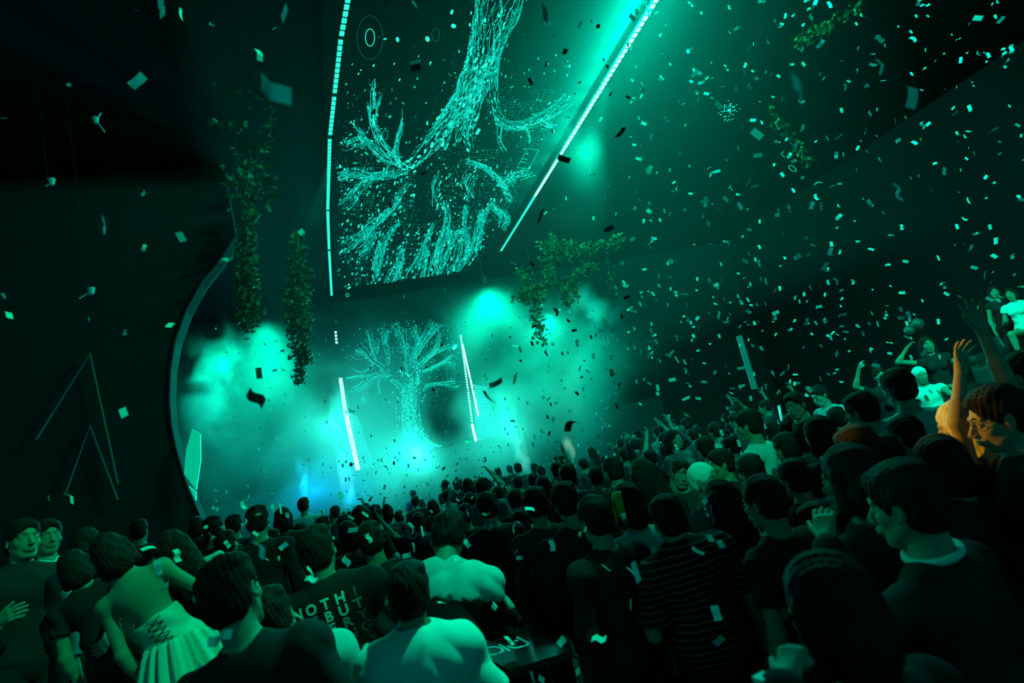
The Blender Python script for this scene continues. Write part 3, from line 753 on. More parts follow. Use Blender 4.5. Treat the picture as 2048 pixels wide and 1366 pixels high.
def person(label, px, py, d, yaw=0, hair='short', top='black', aL='down', aR='down', fem=False, lean=0, fwd=0, q=2, sleeve=.6, hem=.88,
           hands=None, hy=0, hp=0, hr=0, ground=None, s=None, wide=1.0, smile=False, hairm=None, sit=False, bare=False, loose=0, group=None,
           skin=None, wr=.006, roll=0, legs='black', face=None, sh=None, cut=None):
    """head centre projects at (px, py) at camera depth d; yaw 0 looks at the stage"""
    h = (.0085, .012, .017)[q]; hh = (.0032, .0045, .007)[q]; hhd = (.0034, .0048, .008)[q]
    face = (q == 0) if face is None else face
    kk = lambda a: a if isinstance(a, str) else tuple(np.concatenate(a).round(3))
    if aL[0] == 'px' or aR[0] == 'px':           # reach: wrist at a pixel and depth
        J0 = skeleton('down', 'down', lean, fwd, fem, wide, sit); c0 = J0['head']; C0 = atd(px, py, d)
        R0 = (Matrix.Rotation(math.radians(roll), 3, 'Y') if roll else Matrix.Identity(3)) @ Matrix.Rotation(yaw, 3, 'Z')
        s0 = s or min(1.16, max(.86, (C0.z - (ground or 0)) / c0[2]))
        def ik(t, side):
            w = atd(*t[1:4]); loc_ = np.array(R0.transposed() @ (w - C0)) / s0 + c0
            sh_ = J0['sh' + side]; v = J0['R'].T @ (loc_ - sh_); e = -1 if side == 'L' else 1; v = v * V3(e, 1, 1)
            L1, L2 = .29, .26; L = np.linalg.norm(v); reach.append((round(float(L), 2), label[:30]))
            if L > .545: v = v * .545 / L; L = .545
            u = v / L; a = (L1 * L1 - L2 * L2 + L * L) / (2 * L); hh_ = math.sqrt(max(L1 * L1 - a * a, 1e-5))
            pole = V3(*(t[4] if len(t) > 4 else (.6, -.2, -.7))); pole = pole - u * (pole @ u); pole /= np.linalg.norm(pole)
            return (u * a + pole * hh_, v)
        if aL[0] == 'px': aL = ik(aL, 'L')
        if aR[0] == 'px': aR = ik(aR, 'R')
    hk = None if not hands else tuple(sorted(hands.items()))
    bk = (kk(aL), kk(aR), fem, lean, fwd, q, hk, wide, sit)
    J = cached(('J',) + bk, lambda: skeleton(aL, aR, lean, fwd, fem, wide, sit))
    C = atd(px, py, d)
    Rz = Matrix.Rotation(yaw, 3, 'Z'); hc = J['head']
    s_ = s or 1.0
    Rr = Matrix.Rotation(math.radians(roll), 3, 'Y') @ Rz if roll else Rz
    base = C - (Rr @ Vector(hc)) * s_
    if s is None:
        s_ = min(1.16, max(.86, (C.z - (ground or 0)) / hc[2])); base = C - (Rr @ Vector(hc)) * s_
    root = empty('person', base); root.rotation_euler = Rr.to_euler(); root.scale = (s_, s_, s_)
    tag(root, label, 'person', group)
    HR = np.array(Euler((math.radians(hp), math.radians(hr), math.radians(hy))).to_matrix()) @ J['R']
    def mk_body():
        P = body_parts(J, h, fem, wide, hands, hh)
        return P
    P = cached(('B',) + bk, mk_body)
    hm = cached(('H', fem, smile, q), lambda: head_sdf(hhd, fem, smile))
    bm_ = cached(('BM',) + bk + (hy, hp, hr, smile), lambda: np_mesh('body', P + [xf(hm, HR, hc)]))
    def add(name, me, m):
        o = bpy.data.objects.new(name, me); S.collection.objects.link(o); o.parent = root
        if len(me.materials) == 0: me.materials.append(m)
        o.material_slots[0].link = 'OBJECT'; o.material_slots[0].material = m; return o
    body = add('body', bm_, skin or M_skin)
    if hair:
        hmz = cached(('HA', hair, q), lambda: np_mesh('hair', [hair_sdf(hair, (.0042, .0055, .008)[q], len(hair))]))
        o = add('hair', hmz, hairm or M_hair); o.matrix_local = Matrix.Translation(Vector(hc)) @ Matrix(HR.tolist()).to_4x4()
    if face:
        global EYES
        if EYES is None: EYES = eye_mesh(); EYES.materials.append(M_eye); EYES.materials.append(M_pupil)
        o = bpy.data.objects.new('eyes', EYES); S.collection.objects.link(o); o.parent = root; o.matrix_local = Matrix.Translation(Vector(hc)) @ Matrix(HR.tolist()).to_4x4()
        lm = cached(('LIP', smile), lambda: lips_mesh(smile)); o = add('lips', lm, M_lip); o.matrix_local = Matrix.Translation(Vector(hc)) @ Matrix(HR.tolist()).to_4x4()
        bw = cached(('BROW',), brow_mesh); o = add('eyebrows', bw, M_hair); o.matrix_local = Matrix.Translation(Vector(hc)) @ Matrix(HR.tolist()).to_4x4()
    if top:
        tm = cached(('T',) + bk + (sleeve, hem, loose, bare, wr), lambda: np_mesh('shirt', [shirt_part(J, h * (.85 if q == 0 else 1), fem, wide, .014, sleeve, hem, True, loose, wr, bare)]))
        add('shirt' if not fem else 'top', tm, MC[top] if isinstance(top, str) else top)
    if legs:
        add('trousers', cached(('TR', sit, q), lambda: np_mesh('trousers', [trousers_part(J, max(h, .014))])), MC[legs])
    root['_J'] = 0; del root['_J']
    root_info[label] = (root, J, HR, s_)
    LASTP[0] = root; res = base.z - (ground or 0); root_pos.append((base.x, base.y))
    report.append((round(res, 2), round(s_, 2), label[:40], round(base.x, 1), round(base.y, 1), ground))
    return root
LASTP = [None]; root_pos = []; root_info = {}; report = []; reach = []
def lips_mesh(smile):
    w = .031 if smile else .024; s = SDF((-.05, .07, -.09), (.05, .12, -.04), .002)
    s.ell((0, .0970, -.0597), (w * .95, .0072, .0042), .004); s.ell((0, .0960, -.0708), (w * .85, .0077, .0054), .004)
    s.cap((-w, .088, -.0645), (0, .1045, -.0655), .0017, .0017, .002, 'c'); s.cap((w, .088, -.0645), (0, .1045, -.0655), .0017, .0017, .002, 'c')
    return np_mesh('lips', [s.mesh()])
def brow_mesh():
    s = SDF((-.06, .05, .0), (.06, .11, .05), .0022)
    for e in (-1, 1): s.cap((.013 * e, .0935, .024), (.032 * e, .0865, .031), .0038, .0036, .002); s.cap((.032 * e, .0865, .031), (.050 * e, .0705, .024), .0036, .002, .002)
    return np_mesh('eyebrows', [s.mesh()])
def to_world(label, p):                      # point given in a person's own space
    r, J, HR, s_ = root_info[label]; return r.matrix_basis @ Vector(p)
# ------------------------------------------------------------------ the crowd
PI = math.pi
def face_stage(px, py, d, off=0.0):
    p = atd(px, py, d); return -math.atan2(2.8 - p.x, 20 - p.y) + off
def P_(label, px, py, w, off=0.0, **k):
    d = k.pop('d', None) or 225.0 / w
    d_in = d; g = k.get('ground')
    if g is None and k.get('s') is None:
        if px < 420 and py < 1150: g = k['ground'] = .55
    rz = ray(px, py).z; g = g or 0
    if rz < -.004 and k.get('s') is None and not g:
        hz0 = (1.6 - .04 * (k.get('fwd', 0) > 5))
        if 1.95 + rz * d < g + hz0 * .9: d = (g + hz0 * .92 - 1.95) / rz
        elif 1.95 + rz * d > g + hz0 * 1.1 and g < .3: d = (g + hz0 * 1.06 - 1.95) / rz
    yaw = k.pop('yaw', None)
    d = max(.7 * d_in, min(1.45 * d_in, d))
    if k.get('group'):
        best = None
        for f_ in (1, 1.06, .94, 1.12, .88, 1.18, .83, 1.24):
            c = atd(px, py, d * f_); m_ = min([(c.x - a) ** 2 + (c.y - e) ** 2 for a, e in root_pos] or [9])
            if best is None or m_ > best[0] + .01: best = (m_, d * f_)
            if m_ > .2: break
        d = best[1]
    if yaw is None: yaw = face_stage(px, py, d, off)
    q = k.pop('q', 0 if w > 85 else (1 if w > 42 else 2))
    return person(label, px, py, d, yaw, q=q, **k)
def extra(root, name, me, m, off=None):
    o = bpy.data.objects.new(name, me); S.collection.objects.link(o); o.parent = root
    if len(me.materials) == 0: me.materials.append(m)
    if off is not None: o.matrix_local = off
    return o
def head_xf(label, t=(0, 0, 0)):
    r, J, HR, s_ = root_info[label]
    return Matrix.Translation(Vector(J['head'])) @ Matrix(HR.tolist()).to_4x4() @ Matrix.Translation(t)
rnd = random.Random(42); random.seed(3)

# near left
l = 'man at left edge, lit face, black vest over pale long-sleeved shirt'
r1 = P_(l, 47, 1083, 52, d=3.6, yaw=-2.35, top='pale', sleeve=1.9, lean=-12, roll=-8, q=1, face=True, hair='short', aR='bent', aL='down', wide=.95, wr=.008)
J = root_info[l][1]; extra(r1, 'vest', np_mesh('vest', [shirt_part(J, .012, False, 1.0, .03, 0, .80)]), MC['black'])
l = 'man with half-shaded face, open white collar and dark jacket, beside the left-edge man'
r2 = P_(l, 96, 1076, 42, yaw=-2.5, top='white', sleeve=.6, lean=-10, roll=-6, q=1, face=True, hair='short', aR='bent', d=4.4)
def jacket(lab, col='black', g=.03, wdt=.07):
    r, J, HR, s_ = root_info[lab]
    V, Fq = shirt_part(J, .014, False, 1.0, g, 1.9, .80)
    c = V[Fq].mean(1); R = J['R']; lc = (c - J['pelvis']) @ R
    keep = ~((lc[:, 1] > .02) & (np.abs(lc[:, 0]) < wdt * (1 + (lc[:, 2] - .25) * 1.2)))
    o = extra(r, 'jacket', np_mesh('jacket', [(V, Fq[keep])]), MC[col]); o.modifiers.new('thick', 'SOLIDIFY').thickness = .006; return o
jacket(l)
l = 'woman with bare back in a pale lace-up dress with a flaring skirt, leaning left'
r3 = P_(l, 226, 1108, 62, off=.25, fem=True, hair='bob', top=None, lean=-17, roll=-7, q=0, aL='down', aR='bent', legs=None, d=3.05)
J = root_info[l][1]
def dress(J):
    s = SDF((-.5, -.45, .02), (.5, .45, 1.5), .009); torso(s, J, .012, True)
    R = J['R']; Pp = J['pelvis']; s.plane(R @ (V3(0, 0, 1.16) - Pp) + Pp, R @ V3(0, 0, 1)); s.plane((0, 0, .90), (0, 0, -1))
    s.disp(lambda x, y, z: .004 * np.sin(60 * z + 30 * x) * (y < 0))
    up = s.mesh()
    sk = SDF((-.5, -.45, .3), (.5, .45, 1.05), .010)
    x, y, z = np.meshgrid(*sk.ax, indexing='ij', sparse=True)
    a = np.arctan2(y, x); rr_ = np.sqrt(x * x + (y * 1.15) ** 2); t = np.clip((1.0 - z) / .6, 0, 1)
    R_ = .155 + .20 * t ** .8 + (.012 + .028 * t) * np.sin(a * 13 + 2 * np.sin(a * 3)) + .006 * np.sin(a * 31)
    sk.D = ((rr_ - R_) * .7).astype(np.float32); sk.plane((0, 0, .42), (0, 0, -1)); sk.plane((0, 0, 1.0), (0, 0, 1))
    return [up, sk.mesh()]
extra(r3, 'dress', np_mesh('dress', dress(J)), mat('lace_dress', (.50, .50, .42), .7, bump=(70, .4, .003, (1, 1, .3))))
b = MB(); R = J['R']; Pp = J['pelvis']
for i in range(6):
    z0 = .93 + i * .036
    for e in (-1, 1):
        a = R @ (V3(.045 * e, -.118 + .012 * (i > 3), z0) - Pp) + Pp; c = R @ (V3(-.045 * e, -.118 + .012 * (i > 3), z0 + .036) - Pp) + Pp
        b.tube([a, (np.array(a) + c) / 2 + V3(0, -.008, 0), c], .0028, 5)
lac = b.build('lacing', MC['dark'], r3, smooth=True)
l2 = 'person in black reaching a bare forearm towards the woman in the lace-up dress'
P_(l2, 152, 1136, 46, off=.35, hair='bob', d=3.55, lean=-10, roll=-6, aR=('px', 216, 1275, 3.15, (.5, -.3, -.6)), sleeve=.5, q=1)
l = 'woman with a ruched pale satin sleeve, dark head bowed, right of the bare-backed woman'
P_(l, 352, 1098, 56, off=.2, fem=True, hair='long', top='pale', sleeve=1.85, lean=-15, roll=-6, aR='down', aL='bent', wr=.011, q=0, d=3.3)
P_('person in black with small face between the bare-backed woman and the satin sleeve', 318, 1118, 34, yaw=-2.8, face=True, hair='bun', fem=True, sleeve=0, d=4.6, lean=-6)
P_('person in black with one hand raised to chest height, behind the satin sleeve', 455, 1092, 44, off=-.1, aL='phone', aR='bent', lean=-6, d=3.9, sleeve=.4)
P_('dark-haired person standing behind the two men at the left edge', 175, 1088, 40, off=-.4, d=4.6, hair='bob', fem=True, sleeve=.4)
# near centre
LN = 'man whose black shirt carries pale block lettering across the back'
P_(LN, 636, 1106, 62, off=.0, top='black', sleeve=.7, hem=.80, lean=-4, roll=-3, q=0, d=3.0, loose=.015, wr=.003, aR='bent', aL='down', wide=1.08)
LT = 'man in a pale tee with only his right shoulder lit, below the lettered shirt'
P_(LT, 546, 1240, 88, off=.1, top='pale', sleeve=.75, hem=.8, lean=-6, roll=-4, d=2.3, loose=.02, hands=None, aL='bent', aR='down')
P_('dark-haired man in black with glasses, close by at bottom left of centre', 466, 1192, 100, off=-.2, top='black', sleeve=1.9, d=2.0, lean=-5, roll=-5, wide=1.05)
LW = 'man in a loose white tee at the bottom centre, back of dark head'
P_(LW, 818, 1192, 112, off=.05, top='white', sleeve=.8, hem=.8, lean=2, d=2.2, loose=.02, wide=.92, wr=.006, aL='bent', aR='bent')
LG = 'man bending forward in a pale shirt with a dark printed back'
P_(LG, 897, 1078, 72, off=-.1, top=None, lean=14, roll=0, fwd=24, hp=-14, d=3.0, aR='hug', aL='bent', q=0)
r, J, HR, s_ = root_info[LG]
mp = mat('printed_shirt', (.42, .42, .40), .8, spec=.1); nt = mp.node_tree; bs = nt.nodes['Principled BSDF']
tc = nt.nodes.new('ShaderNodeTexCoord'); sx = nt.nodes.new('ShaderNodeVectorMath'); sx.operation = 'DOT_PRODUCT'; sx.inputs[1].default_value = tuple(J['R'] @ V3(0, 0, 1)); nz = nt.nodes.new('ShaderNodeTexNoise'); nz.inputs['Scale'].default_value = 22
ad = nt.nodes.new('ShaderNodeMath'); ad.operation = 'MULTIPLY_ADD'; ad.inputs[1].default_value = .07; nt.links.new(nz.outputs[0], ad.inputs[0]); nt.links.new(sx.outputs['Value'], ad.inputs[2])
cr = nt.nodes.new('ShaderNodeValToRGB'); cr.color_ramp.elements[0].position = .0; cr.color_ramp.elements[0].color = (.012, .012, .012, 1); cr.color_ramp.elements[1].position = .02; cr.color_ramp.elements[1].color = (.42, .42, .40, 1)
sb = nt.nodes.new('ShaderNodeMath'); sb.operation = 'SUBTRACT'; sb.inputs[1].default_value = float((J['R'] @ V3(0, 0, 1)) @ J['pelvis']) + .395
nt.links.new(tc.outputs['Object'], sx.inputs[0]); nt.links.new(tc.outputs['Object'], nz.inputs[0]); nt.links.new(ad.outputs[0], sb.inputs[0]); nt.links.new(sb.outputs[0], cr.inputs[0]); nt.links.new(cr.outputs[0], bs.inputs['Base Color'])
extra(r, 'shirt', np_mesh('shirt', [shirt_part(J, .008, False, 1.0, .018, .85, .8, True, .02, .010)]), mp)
# packed rows ahead
P_('dark-haired man in black, largest head ahead right of centre, confetti on his hair', 1132, 1006, 62, top='black', sleeve=1.9, wide=1.1, lean=-4)
P_('dark-haired person left of the largest head ahead, dark round-shouldered jacket', 1072, 1012, 50, top='dark', sleeve=1.9, d=4.0)
P_('short-haired man in black with ears showing, left of the largest head ahead', 976, 1016, 40, hair='crop', top='black', d=4.6)
P_('man with lit nape and thick hair to the right of the lettered shirt', 742, 1084, 70, off=.2, top='black', sleeve=1.9, d=3.9, lean=-3, hr=-6)
LS = 'man in a dark tee with thin pale stripes'
P_(LS, 1336, 1040, 70, top=None, d=2.8, lean=-5, q=0, wide=1.12, aL='bent', aR='down')
r, J, HR, s_ = root_info[LS]
ms = mat('striped_shirt', (.012, .012, .013), .85, spec=.05); nt = ms.node_tree; bs = nt.nodes['Principled BSDF']
tc = nt.nodes.new('ShaderNodeTexCoord'); wv = nt.nodes.new('ShaderNodeTexWave'); wv.bands_direction = 'Z'; wv.inputs['Scale'].default_value = 9.5; wv.inputs['Distortion'].default_value = 1.2; wv.inputs['Detail'].default_value = 1
cr = nt.nodes.new('ShaderNodeValToRGB'); cr.color_ramp.elements[0].position = .90; cr.color_ramp.elements[0].color = (.012, .012, .013, 1); cr.color_ramp.elements[1].position = .96; cr.color_ramp.elements[1].color = (.10, .11, .10, 1)
nt.links.new(tc.outputs['Object'], wv.inputs[0]); nt.links.new(wv.outputs['Fac'], cr.inputs[0]); nt.links.new(cr.outputs[0], bs.inputs['Base Color'])
extra(r, 'shirt', np_mesh('shirt', [shirt_part(J, .010, False, 1.12, .016, .8, .75, True, .02, .004)]), ms)
LAm = 'person with bleached hair strands and a pale collar left of the striped tee'
r = P_(LAm, 1256, 1010, 60, off=.3, top='pale', sleeve=.7, hair='bob', fem=True, d=3.3)
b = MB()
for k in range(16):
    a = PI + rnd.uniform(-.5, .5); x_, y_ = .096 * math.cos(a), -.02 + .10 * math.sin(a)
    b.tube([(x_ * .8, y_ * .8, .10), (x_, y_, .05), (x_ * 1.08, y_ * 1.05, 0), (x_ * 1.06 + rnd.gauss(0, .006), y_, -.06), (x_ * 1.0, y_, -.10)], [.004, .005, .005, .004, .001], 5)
h_ = b.build('amber_rim_strands', mat('amber_rim_paint', (.85, .38, .03), .5), r, smooth=True); h_.matrix_local = head_xf(LAm)  # strands coloured to stand in for amber rim light on the hair
P_('person in a bright-brimmed dark cap right of the striped tee', 1528, 1006, 60, top='black', hair='cap', d=3.4, off=.3)
LH = 'person with a big dark round head very near at the lower right'
P_(LH, 1662, 1222, 168, off=.15, top='black', hair='bob', fem=True, sleeve=1.9, d=1.3, wide=1.1, aL=('px', 1572, 1368, 1.05, (.8, -.3, -.4)), hands={'L': (1.25, .05, .9, None)})
r, J, HR, s_ = root_info[LH]; w_ = J['wrL']; d_ = Vector(J['wrL'] - J['elL']).normalized(); e1 = d_.orthogonal().normalized(); e2 = d_.cross(e1)
b = MB(); c_ = Vector(w_) - d_ * .02; b.tube([c_ + (e1 * math.cos(a) + e2 * math.sin(a)) * .030 for a in [k * 2 * PI / 16 for k in range(17)]], .006, 6); wt = b.build('watch_band', MC['dark'], r, smooth=True)
b = MB(); b.box(c_ + e1 * .036, (.03, .03, .03)); b.build('watch_face', mat('watch_face', (.85, .85, .85), .25), wt)
P_('person with short curls in front of the lit raised arm, lower right', 1634, 1052, 46, top='black', hair='short', d=4.0)
LP = 'man in black from behind, lit cheek, ear and white collar, right foreground'
P_(LP, 1812, 1012, 140, yaw=.30, top='black', sleeve=1.9, d=1.62, hair='short', face=True, wide=1.05, aL=('px', 1655, 1082, 1.85, (.6, -.2, -.7)))
r, J, HR, s_ = root_info[LP]
b = MB(); nk = J['neck'] + (J['head'] - J['neck']) * .16
b.tube([nk + V3(.068 * math.cos(a), .070 * math.sin(a), .012 * math.cos(a * 1)) for a in [k * 2 * PI / 24 for k in range(25)]], .012, 8)
b.build('collar', MC['white'], r, smooth=True)
LO = 'man in glasses with amber-lit face in profile at the right edge'
P_(LO, 1999, 838, 96, yaw=.86, top='dark', sleeve=1.9, d=2.25, hair='short', face=True, q=0, hp=-4)
r, J, HR, s_ = root_info[LO]
b = MB()
for e in (-1, 1):
    b.tube([(.031 * e + .021 * math.cos(a), .094, .003 + .016 * math.sin(a)) for a in [k * 2 * PI / 20 for k in range(21)]], .0016, 5)
    b.tube([(.052 * e, .093, .006), (.072 * e, .06, .008), (.080 * e, -.005, .006)], .0016, 5)
b.tube([(-.011, .098, .006), (0, .101, .008), (.011, .098, .006)], .0016, 5)
g = b.build('glasses', M_metal, r, smooth=True); g.matrix_local = head_xf(LO)
LB = 'long-haired person raising an open amber-lit hand beside the man in glasses'
P_(LB, 1926, 856, 84, off=.25, top='dark', sleeve=.4, fem=True, hair='long', hairm=M_hairB, d=2.55, q=0, aL=('px', 1921, 738, 2.5, (.9, 0, -.2)), hands={'L': (.25, .45, 1.0, (-.35, -.6, 0), -1)})
LR = 'person at the right edge with a thin arm stretched straight up, fingers spread'
P_(LR, 2052, 752, 66, off=.0, top='black', sleeve=.3, d=3.1, q=0, aL=('px', 1948, 628, 2.95, (.5, -.2, 0)), hands={'L': (.12, .30, .4, (-.6, -.6, 0))})
# mid right
LSm = 'smiling person looking back at the camera, head tilted, in the crowd right of centre'
P_(LSm, 1363, 950, 42, yaw=2.75, hr=-18, smile=True, face=True, q=0, top='dark', sleeve=.6, d=4.6)
P_('person in a pale bucket hat and grey glittering jacket beside the smiling face', 1410, 962, 32, yaw=3.6, face=True, q=1, top='grey', sleeve=1.9, d=5.4, hair='bucket', hairm=MC['white'])
P_('person in sunglasses with streaked hair above the pale bucket hat', 1442, 930, 36, yaw=1.2, face=True, q=1, top='black', d=5.8, hair='short')
P_('dark-haired person between the capped head and the smiling face', 1410, 900, 42, top='dark', d=5.5)
P_('person in a dark cap with pale shoulders further back right of centre', 1431, 864, 28, top='pale', d=7.4, hair='cap')
P_('long-haired person with fringe covered in confetti near the dance floor edge', 1349, 880, 30, top='grey', d=7.2, hair='long', fem=True, yaw=3.4, face=False)
P_('dark-haired man in a pale shirt with lit edge of face, mid right', 1497, 852, 46, top='white', d=4.9, off=.5, sleeve=.9)
P_('person in a bright white shirt seen between dark heads, mid right', 1462, 896, 36, top='white', d=6.0, off=.4)
LPh = 'bearded man in profile looking at the phone he holds up'
P_(LPh, 1592, 812, 34, yaw=1.75, face=True, q=1, top='black', sleeve=1.9, d=5.6, ground=0, aR=('px', 1571, 846, 5.3, (.5, -.2, -.8)), aL='bent')
P_('dark-haired person below the bearded man with the phone', 1572, 898, 50, top='black', d=4.3)
P_('person with a wide dark head right of the smiling face', 1502, 946, 62, top='black', d=3.7, hair='short', wide=1.1)
P_('man in a plain pale tee facing left, standing on the raised side', 1640, 792, 24, yaw=1.5, face=True, q=1, top='pale', sleeve=.9, fwd=12, d=7.4, ground=0, aL='bent')
P_('dark-haired man with pale collar, large head below the woman in black', 1797, 778, 58, top='pale', sleeve=.9, d=3.9, ground=0, off=-.3)
P_('dark-haired person left of the pale-collared man, wearing white', 1722, 824, 56, top='white', d=3.9, off=.2, sleeve=.7, ground=0)
P_('round dark head in front of the pale-collared man', 1812, 872, 46, top='black', d=4.0, hair='short')
P_('round dark head left of the man in black with the lit cheek', 1640, 872, 58, top='black', d=3.7, hair='bob', fem=True)
P_('dark head low in the right-hand crowd below the bearded man', 1716, 905, 80, top='black', d=2.7, hair='short', wide=1.1)
P_('tall dark-haired person just left of the man in the amber light', 1880, 930, 90, top='black', d=2.5, hair='bob', fem=True, off=.1)
# raised side
LL = 'woman in black halter top, hand lifted to her hair, standing above the crowd'
P_(LL, 1855, 690, 19, yaw=2.45, face=True, q=0, fem=True, hair='long', top='black', sleeve=0, d=8.4, ground=.35, s=1.0, aR='head', aL='hip')
P_('person in a white vest and white cap below the woman in black', 1841, 752, 20, yaw=2.5, face=True, q=1, top='white', sleeve=.2, d=8.0, ground=0, s=1.0, hair='cap', hairm=MC['white'], aL='fwd')
P_('person clapping hands left of the woman in black', 1806, 742, 17, yaw=2.2, top='dark', sleeve=1.0, d=8.6, ground=0, s=1.0, aL='hug', aR='hug', q=1)
P_('person with raised palm left of the person in the white cap', 1760, 752, 17, yaw=2.6, top='black', d=8.8, ground=.1, s=1.0, aR='upbent', q=1, sleeve=.6)
LSe = 'seated person with bare legs crossed on the highest sofa at the right edge'
P_(LSe, 2021, 589, 15, yaw=1.85, q=1, fem=True, face=True, hair='bob', top='white', sleeve=.3, d=10.6, ground=.9, s=1.0, sit=True, legs=None, aL='head', aR='bent')
P_('person beside the seated bare-legged one, face lit green', 2001, 598, 15, yaw=2.2, q=1, face=True, top='dark', d=11.2, ground=.9, s=1.0)
P_('person standing left of the raised sofa with a slim lit arm', 1988, 585, 15, yaw=2.3, q=1, fem=True, hair='long', face=True, top='black', sleeve=0, d=11.2, ground=.95, s=1.0)

# lit-up silhouettes of the packed floor ahead: (px, py, width, hair, top, left arm, right arm)
DANCE = []
GB = 'dark figures from behind packed before the stage'
ROW = [(567, 1038, 44, 'bob', 'dark', 'down', 'down'), (517, 1044, 40, 'short', 'black', 'down', 'down'), (604, 1064, 30, 'crop', 'black', 'down', 'down'), (608, 1012, 22, 'short', 'pale', 'down', 'down'),
       (622, 1036, 22, 'crop', 'dark', 'down', 'down'), (672, 1026, 21, 'crop', 'dark', 'down', 'down'), (647, 1054, 31, 'short', 'black', 'down', 'down'), (690, 1048, 30, 'short', 'dark', 'down', 'upbent'),
       (723, 1038, 38, 'bob', 'black', 'down', 'down'), (750, 1034, 36, 'short', 'black', 'down', 'down'), (776, 1028, 27, 'bun', 'dark', 'down', 'down'), (800, 1036, 26, 'short', 'dark', 'up', 'down'),
       (838, 1046, 26, 'pony', 'dark', 'upout', 'upout'), (866, 1013, 24, 'bob', 'dark', 'down', 'down'), (893, 994, 22, 'short', 'grey', 'down', 'down'), (939, 1001, 27, 'long', 'pale', 'down', 'down'),
       (996, 991, 27, 'short', 'dark', 'down', 'down'), (1030, 1001, 36, 'short', 'black', 'down', 'down'), (1035, 967, 19, 'crop', 'dark', 'down', 'down'), (1066, 963, 17, 'crop', 'dark', 'down', 'down'),
       (1088, 973, 34, 'bob', 'black', 'down', 'down'), (1137, 955, 40, 'short', 'black', 'down', 'down'), (1167, 930, 19, 'cap', 'dark', 'down', 'down'), (1191, 957, 38, 'short', 'black', 'down', 'down'),
       (1212, 925, 20, 'short', 'dark', 'down', 'upbent'), (1226, 943, 44, 'short', 'black', 'down', 'down'), (1250, 912, 27, 'short', 'dark', 'down', 'upout'), (1288, 952, 48, 'long', 'black', 'down', 'down'),
       (1300, 918, 30, 'short', 'black', 'up', 'down'), (1331, 905, 26, 'bob', 'dark', 'down', 'down'), (1385, 872, 24, 'short', 'dark', 'down', 'down'), (1372, 850, 20, 'bun', 'dark', 'upbent', 'down'),
       (1470, 842, 24, 'short', 'dark', 'down', 'down'), (1545, 862, 30, 'bob', 'black', 'down', 'down'), (1530, 815, 22, 'short', 'dark', 'down', 'down'), (1675, 838, 34, 'short', 'black', 'down', 'down'),
       (1745, 865, 40, 'long', 'black', 'down', 'down'), (1600, 862, 30, 'crop', 'dark', 'down', 'down'), (1770, 915, 62, 'short', 'black', 'down', 'down'), (1440, 1000, 46, 'long', 'black', 'down', 'down'),
       (1190, 1040, 56, 'crop', 'black', 'down', 'down'), (930, 1032, 34, 'short', 'black', 'down', 'down'), (1040, 1046, 44, 'bob', 'black', 'down', 'down'), (700, 1070, 40, 'bob', 'dark', 'down', 'down'),
       (545, 1084, 50, 'short', 'black', 'down', 'down'), (430, 1060, 36, 'short', 'black', 'down', 'down'), (395, 1052, 30, 'bob', 'black', 'down', 'down'), (280, 1064, 34, 'short', 'black', 'down', 'down'),
       (470, 1052, 30, 'short', 'dark', 'down', 'phone'), (1590, 960, 60, 'short', 'black', 'down', 'down'), (1700, 960, 70, 'bob', 'black', 'down', 'down')]
SL = {'up': 'with an arm straight up', 'upbent': 'waving a bent arm', 'upout': 'with arms thrown out and up', 'phone': 'holding up a phone'}
SA = {'up': 'with an arm straight up', 'upbent': 'waving a bent arm', 'upout': 'with arms thrown out', 'phone': 'holding an arm forward'}
HN = {'short': 'short hair', 'bob': 'chin-length hair', 'crop': 'cropped hair', 'bun': 'hair tied in a bun', 'pony': 'a ponytail', 'cap': 'a cap', 'long': 'long hair'}
for i, (x, y, w, hr_, tp, aL, aR) in enumerate(ROW):
    arm = SL.get(aL) or SL.get(aR)
    side = 'left of' if x < 690 else ('below' if x < 950 else 'right of')
    lab = f'person with {HN[hr_]} {arm} among the packed dancers' if arm else f'dark dancer from behind with {HN[hr_]}, {side} the stage screen'
    o = P_(lab, x, y, w, off=rnd.uniform(-.3, .3), hair=hr_, top=tp, aL=aL, aR=aR, fem=hr_ in ('bob', 'long', 'bun', 'pony'), hr=rnd.choice((-8, 0, 0, 6)), group=GB, q=1 if (w > 42 or arm) else 2,
           s=None, sleeve=rnd.choice((.6, .6, 1.9)), **({'ground': 0} if x > 1360 and y < 880 else {}))
    DANCE.append((o, hr_, aL if aL != 'down' else aR, x, y, 225 / w))
# rest of the floor
n = 0; tries = 0
while n < 46 and tries < 4000:
    tries += 1
    Y = rnd.uniform(4.2, 16.4); X = rnd.uniform(-2.4, 9.5)
    if any((X - a) ** 2 + (Y - c) ** 2 < .40 for a, c in root_pos) or X > 3.6 + Y * .5 or X < -1.0 - Y * .12 or (11.3 < Y < 13.2 and X < -1.6): continue
    s_ = rnd.uniform(.92, 1.04); q = proj((X, Y, 1.6 * s_))
    if not (-60 < q[0] < 2100): continue
    hr_ = rnd.choice(('short', 'short', 'crop', 'bob', 'long', 'pony', 'cap')); arm = rnd.choice(('down', 'down', 'down', 'upbent', 'up'))
    lab = f'dark dancer from behind with {HN[hr_]}, ' + (('%s, deep in the crowd' % SL[arm]) if arm != 'down' else 'deep in the packed crowd')
    person(lab, q[0], q[1], q[2], face_stage(q[0], q[1], q[2], rnd.uniform(-.25, .25)), q=2 if arm == 'down' else 1, hair=hr_, top=rnd.choice(('black', 'dark', 'dark', 'grey', 'black')), aR=arm, fem=hr_ in ('bob', 'long', 'pony'), group=GB); n += 1; DANCE.append((S.collection.objects[-1] if False else LASTP[0], hr_, arm, q[0], q[1], q[2]))
if len(root_pos) > 0: print('PEOPLE', len(root_pos), [r for r in report if abs(r[0]) > .06], reach)

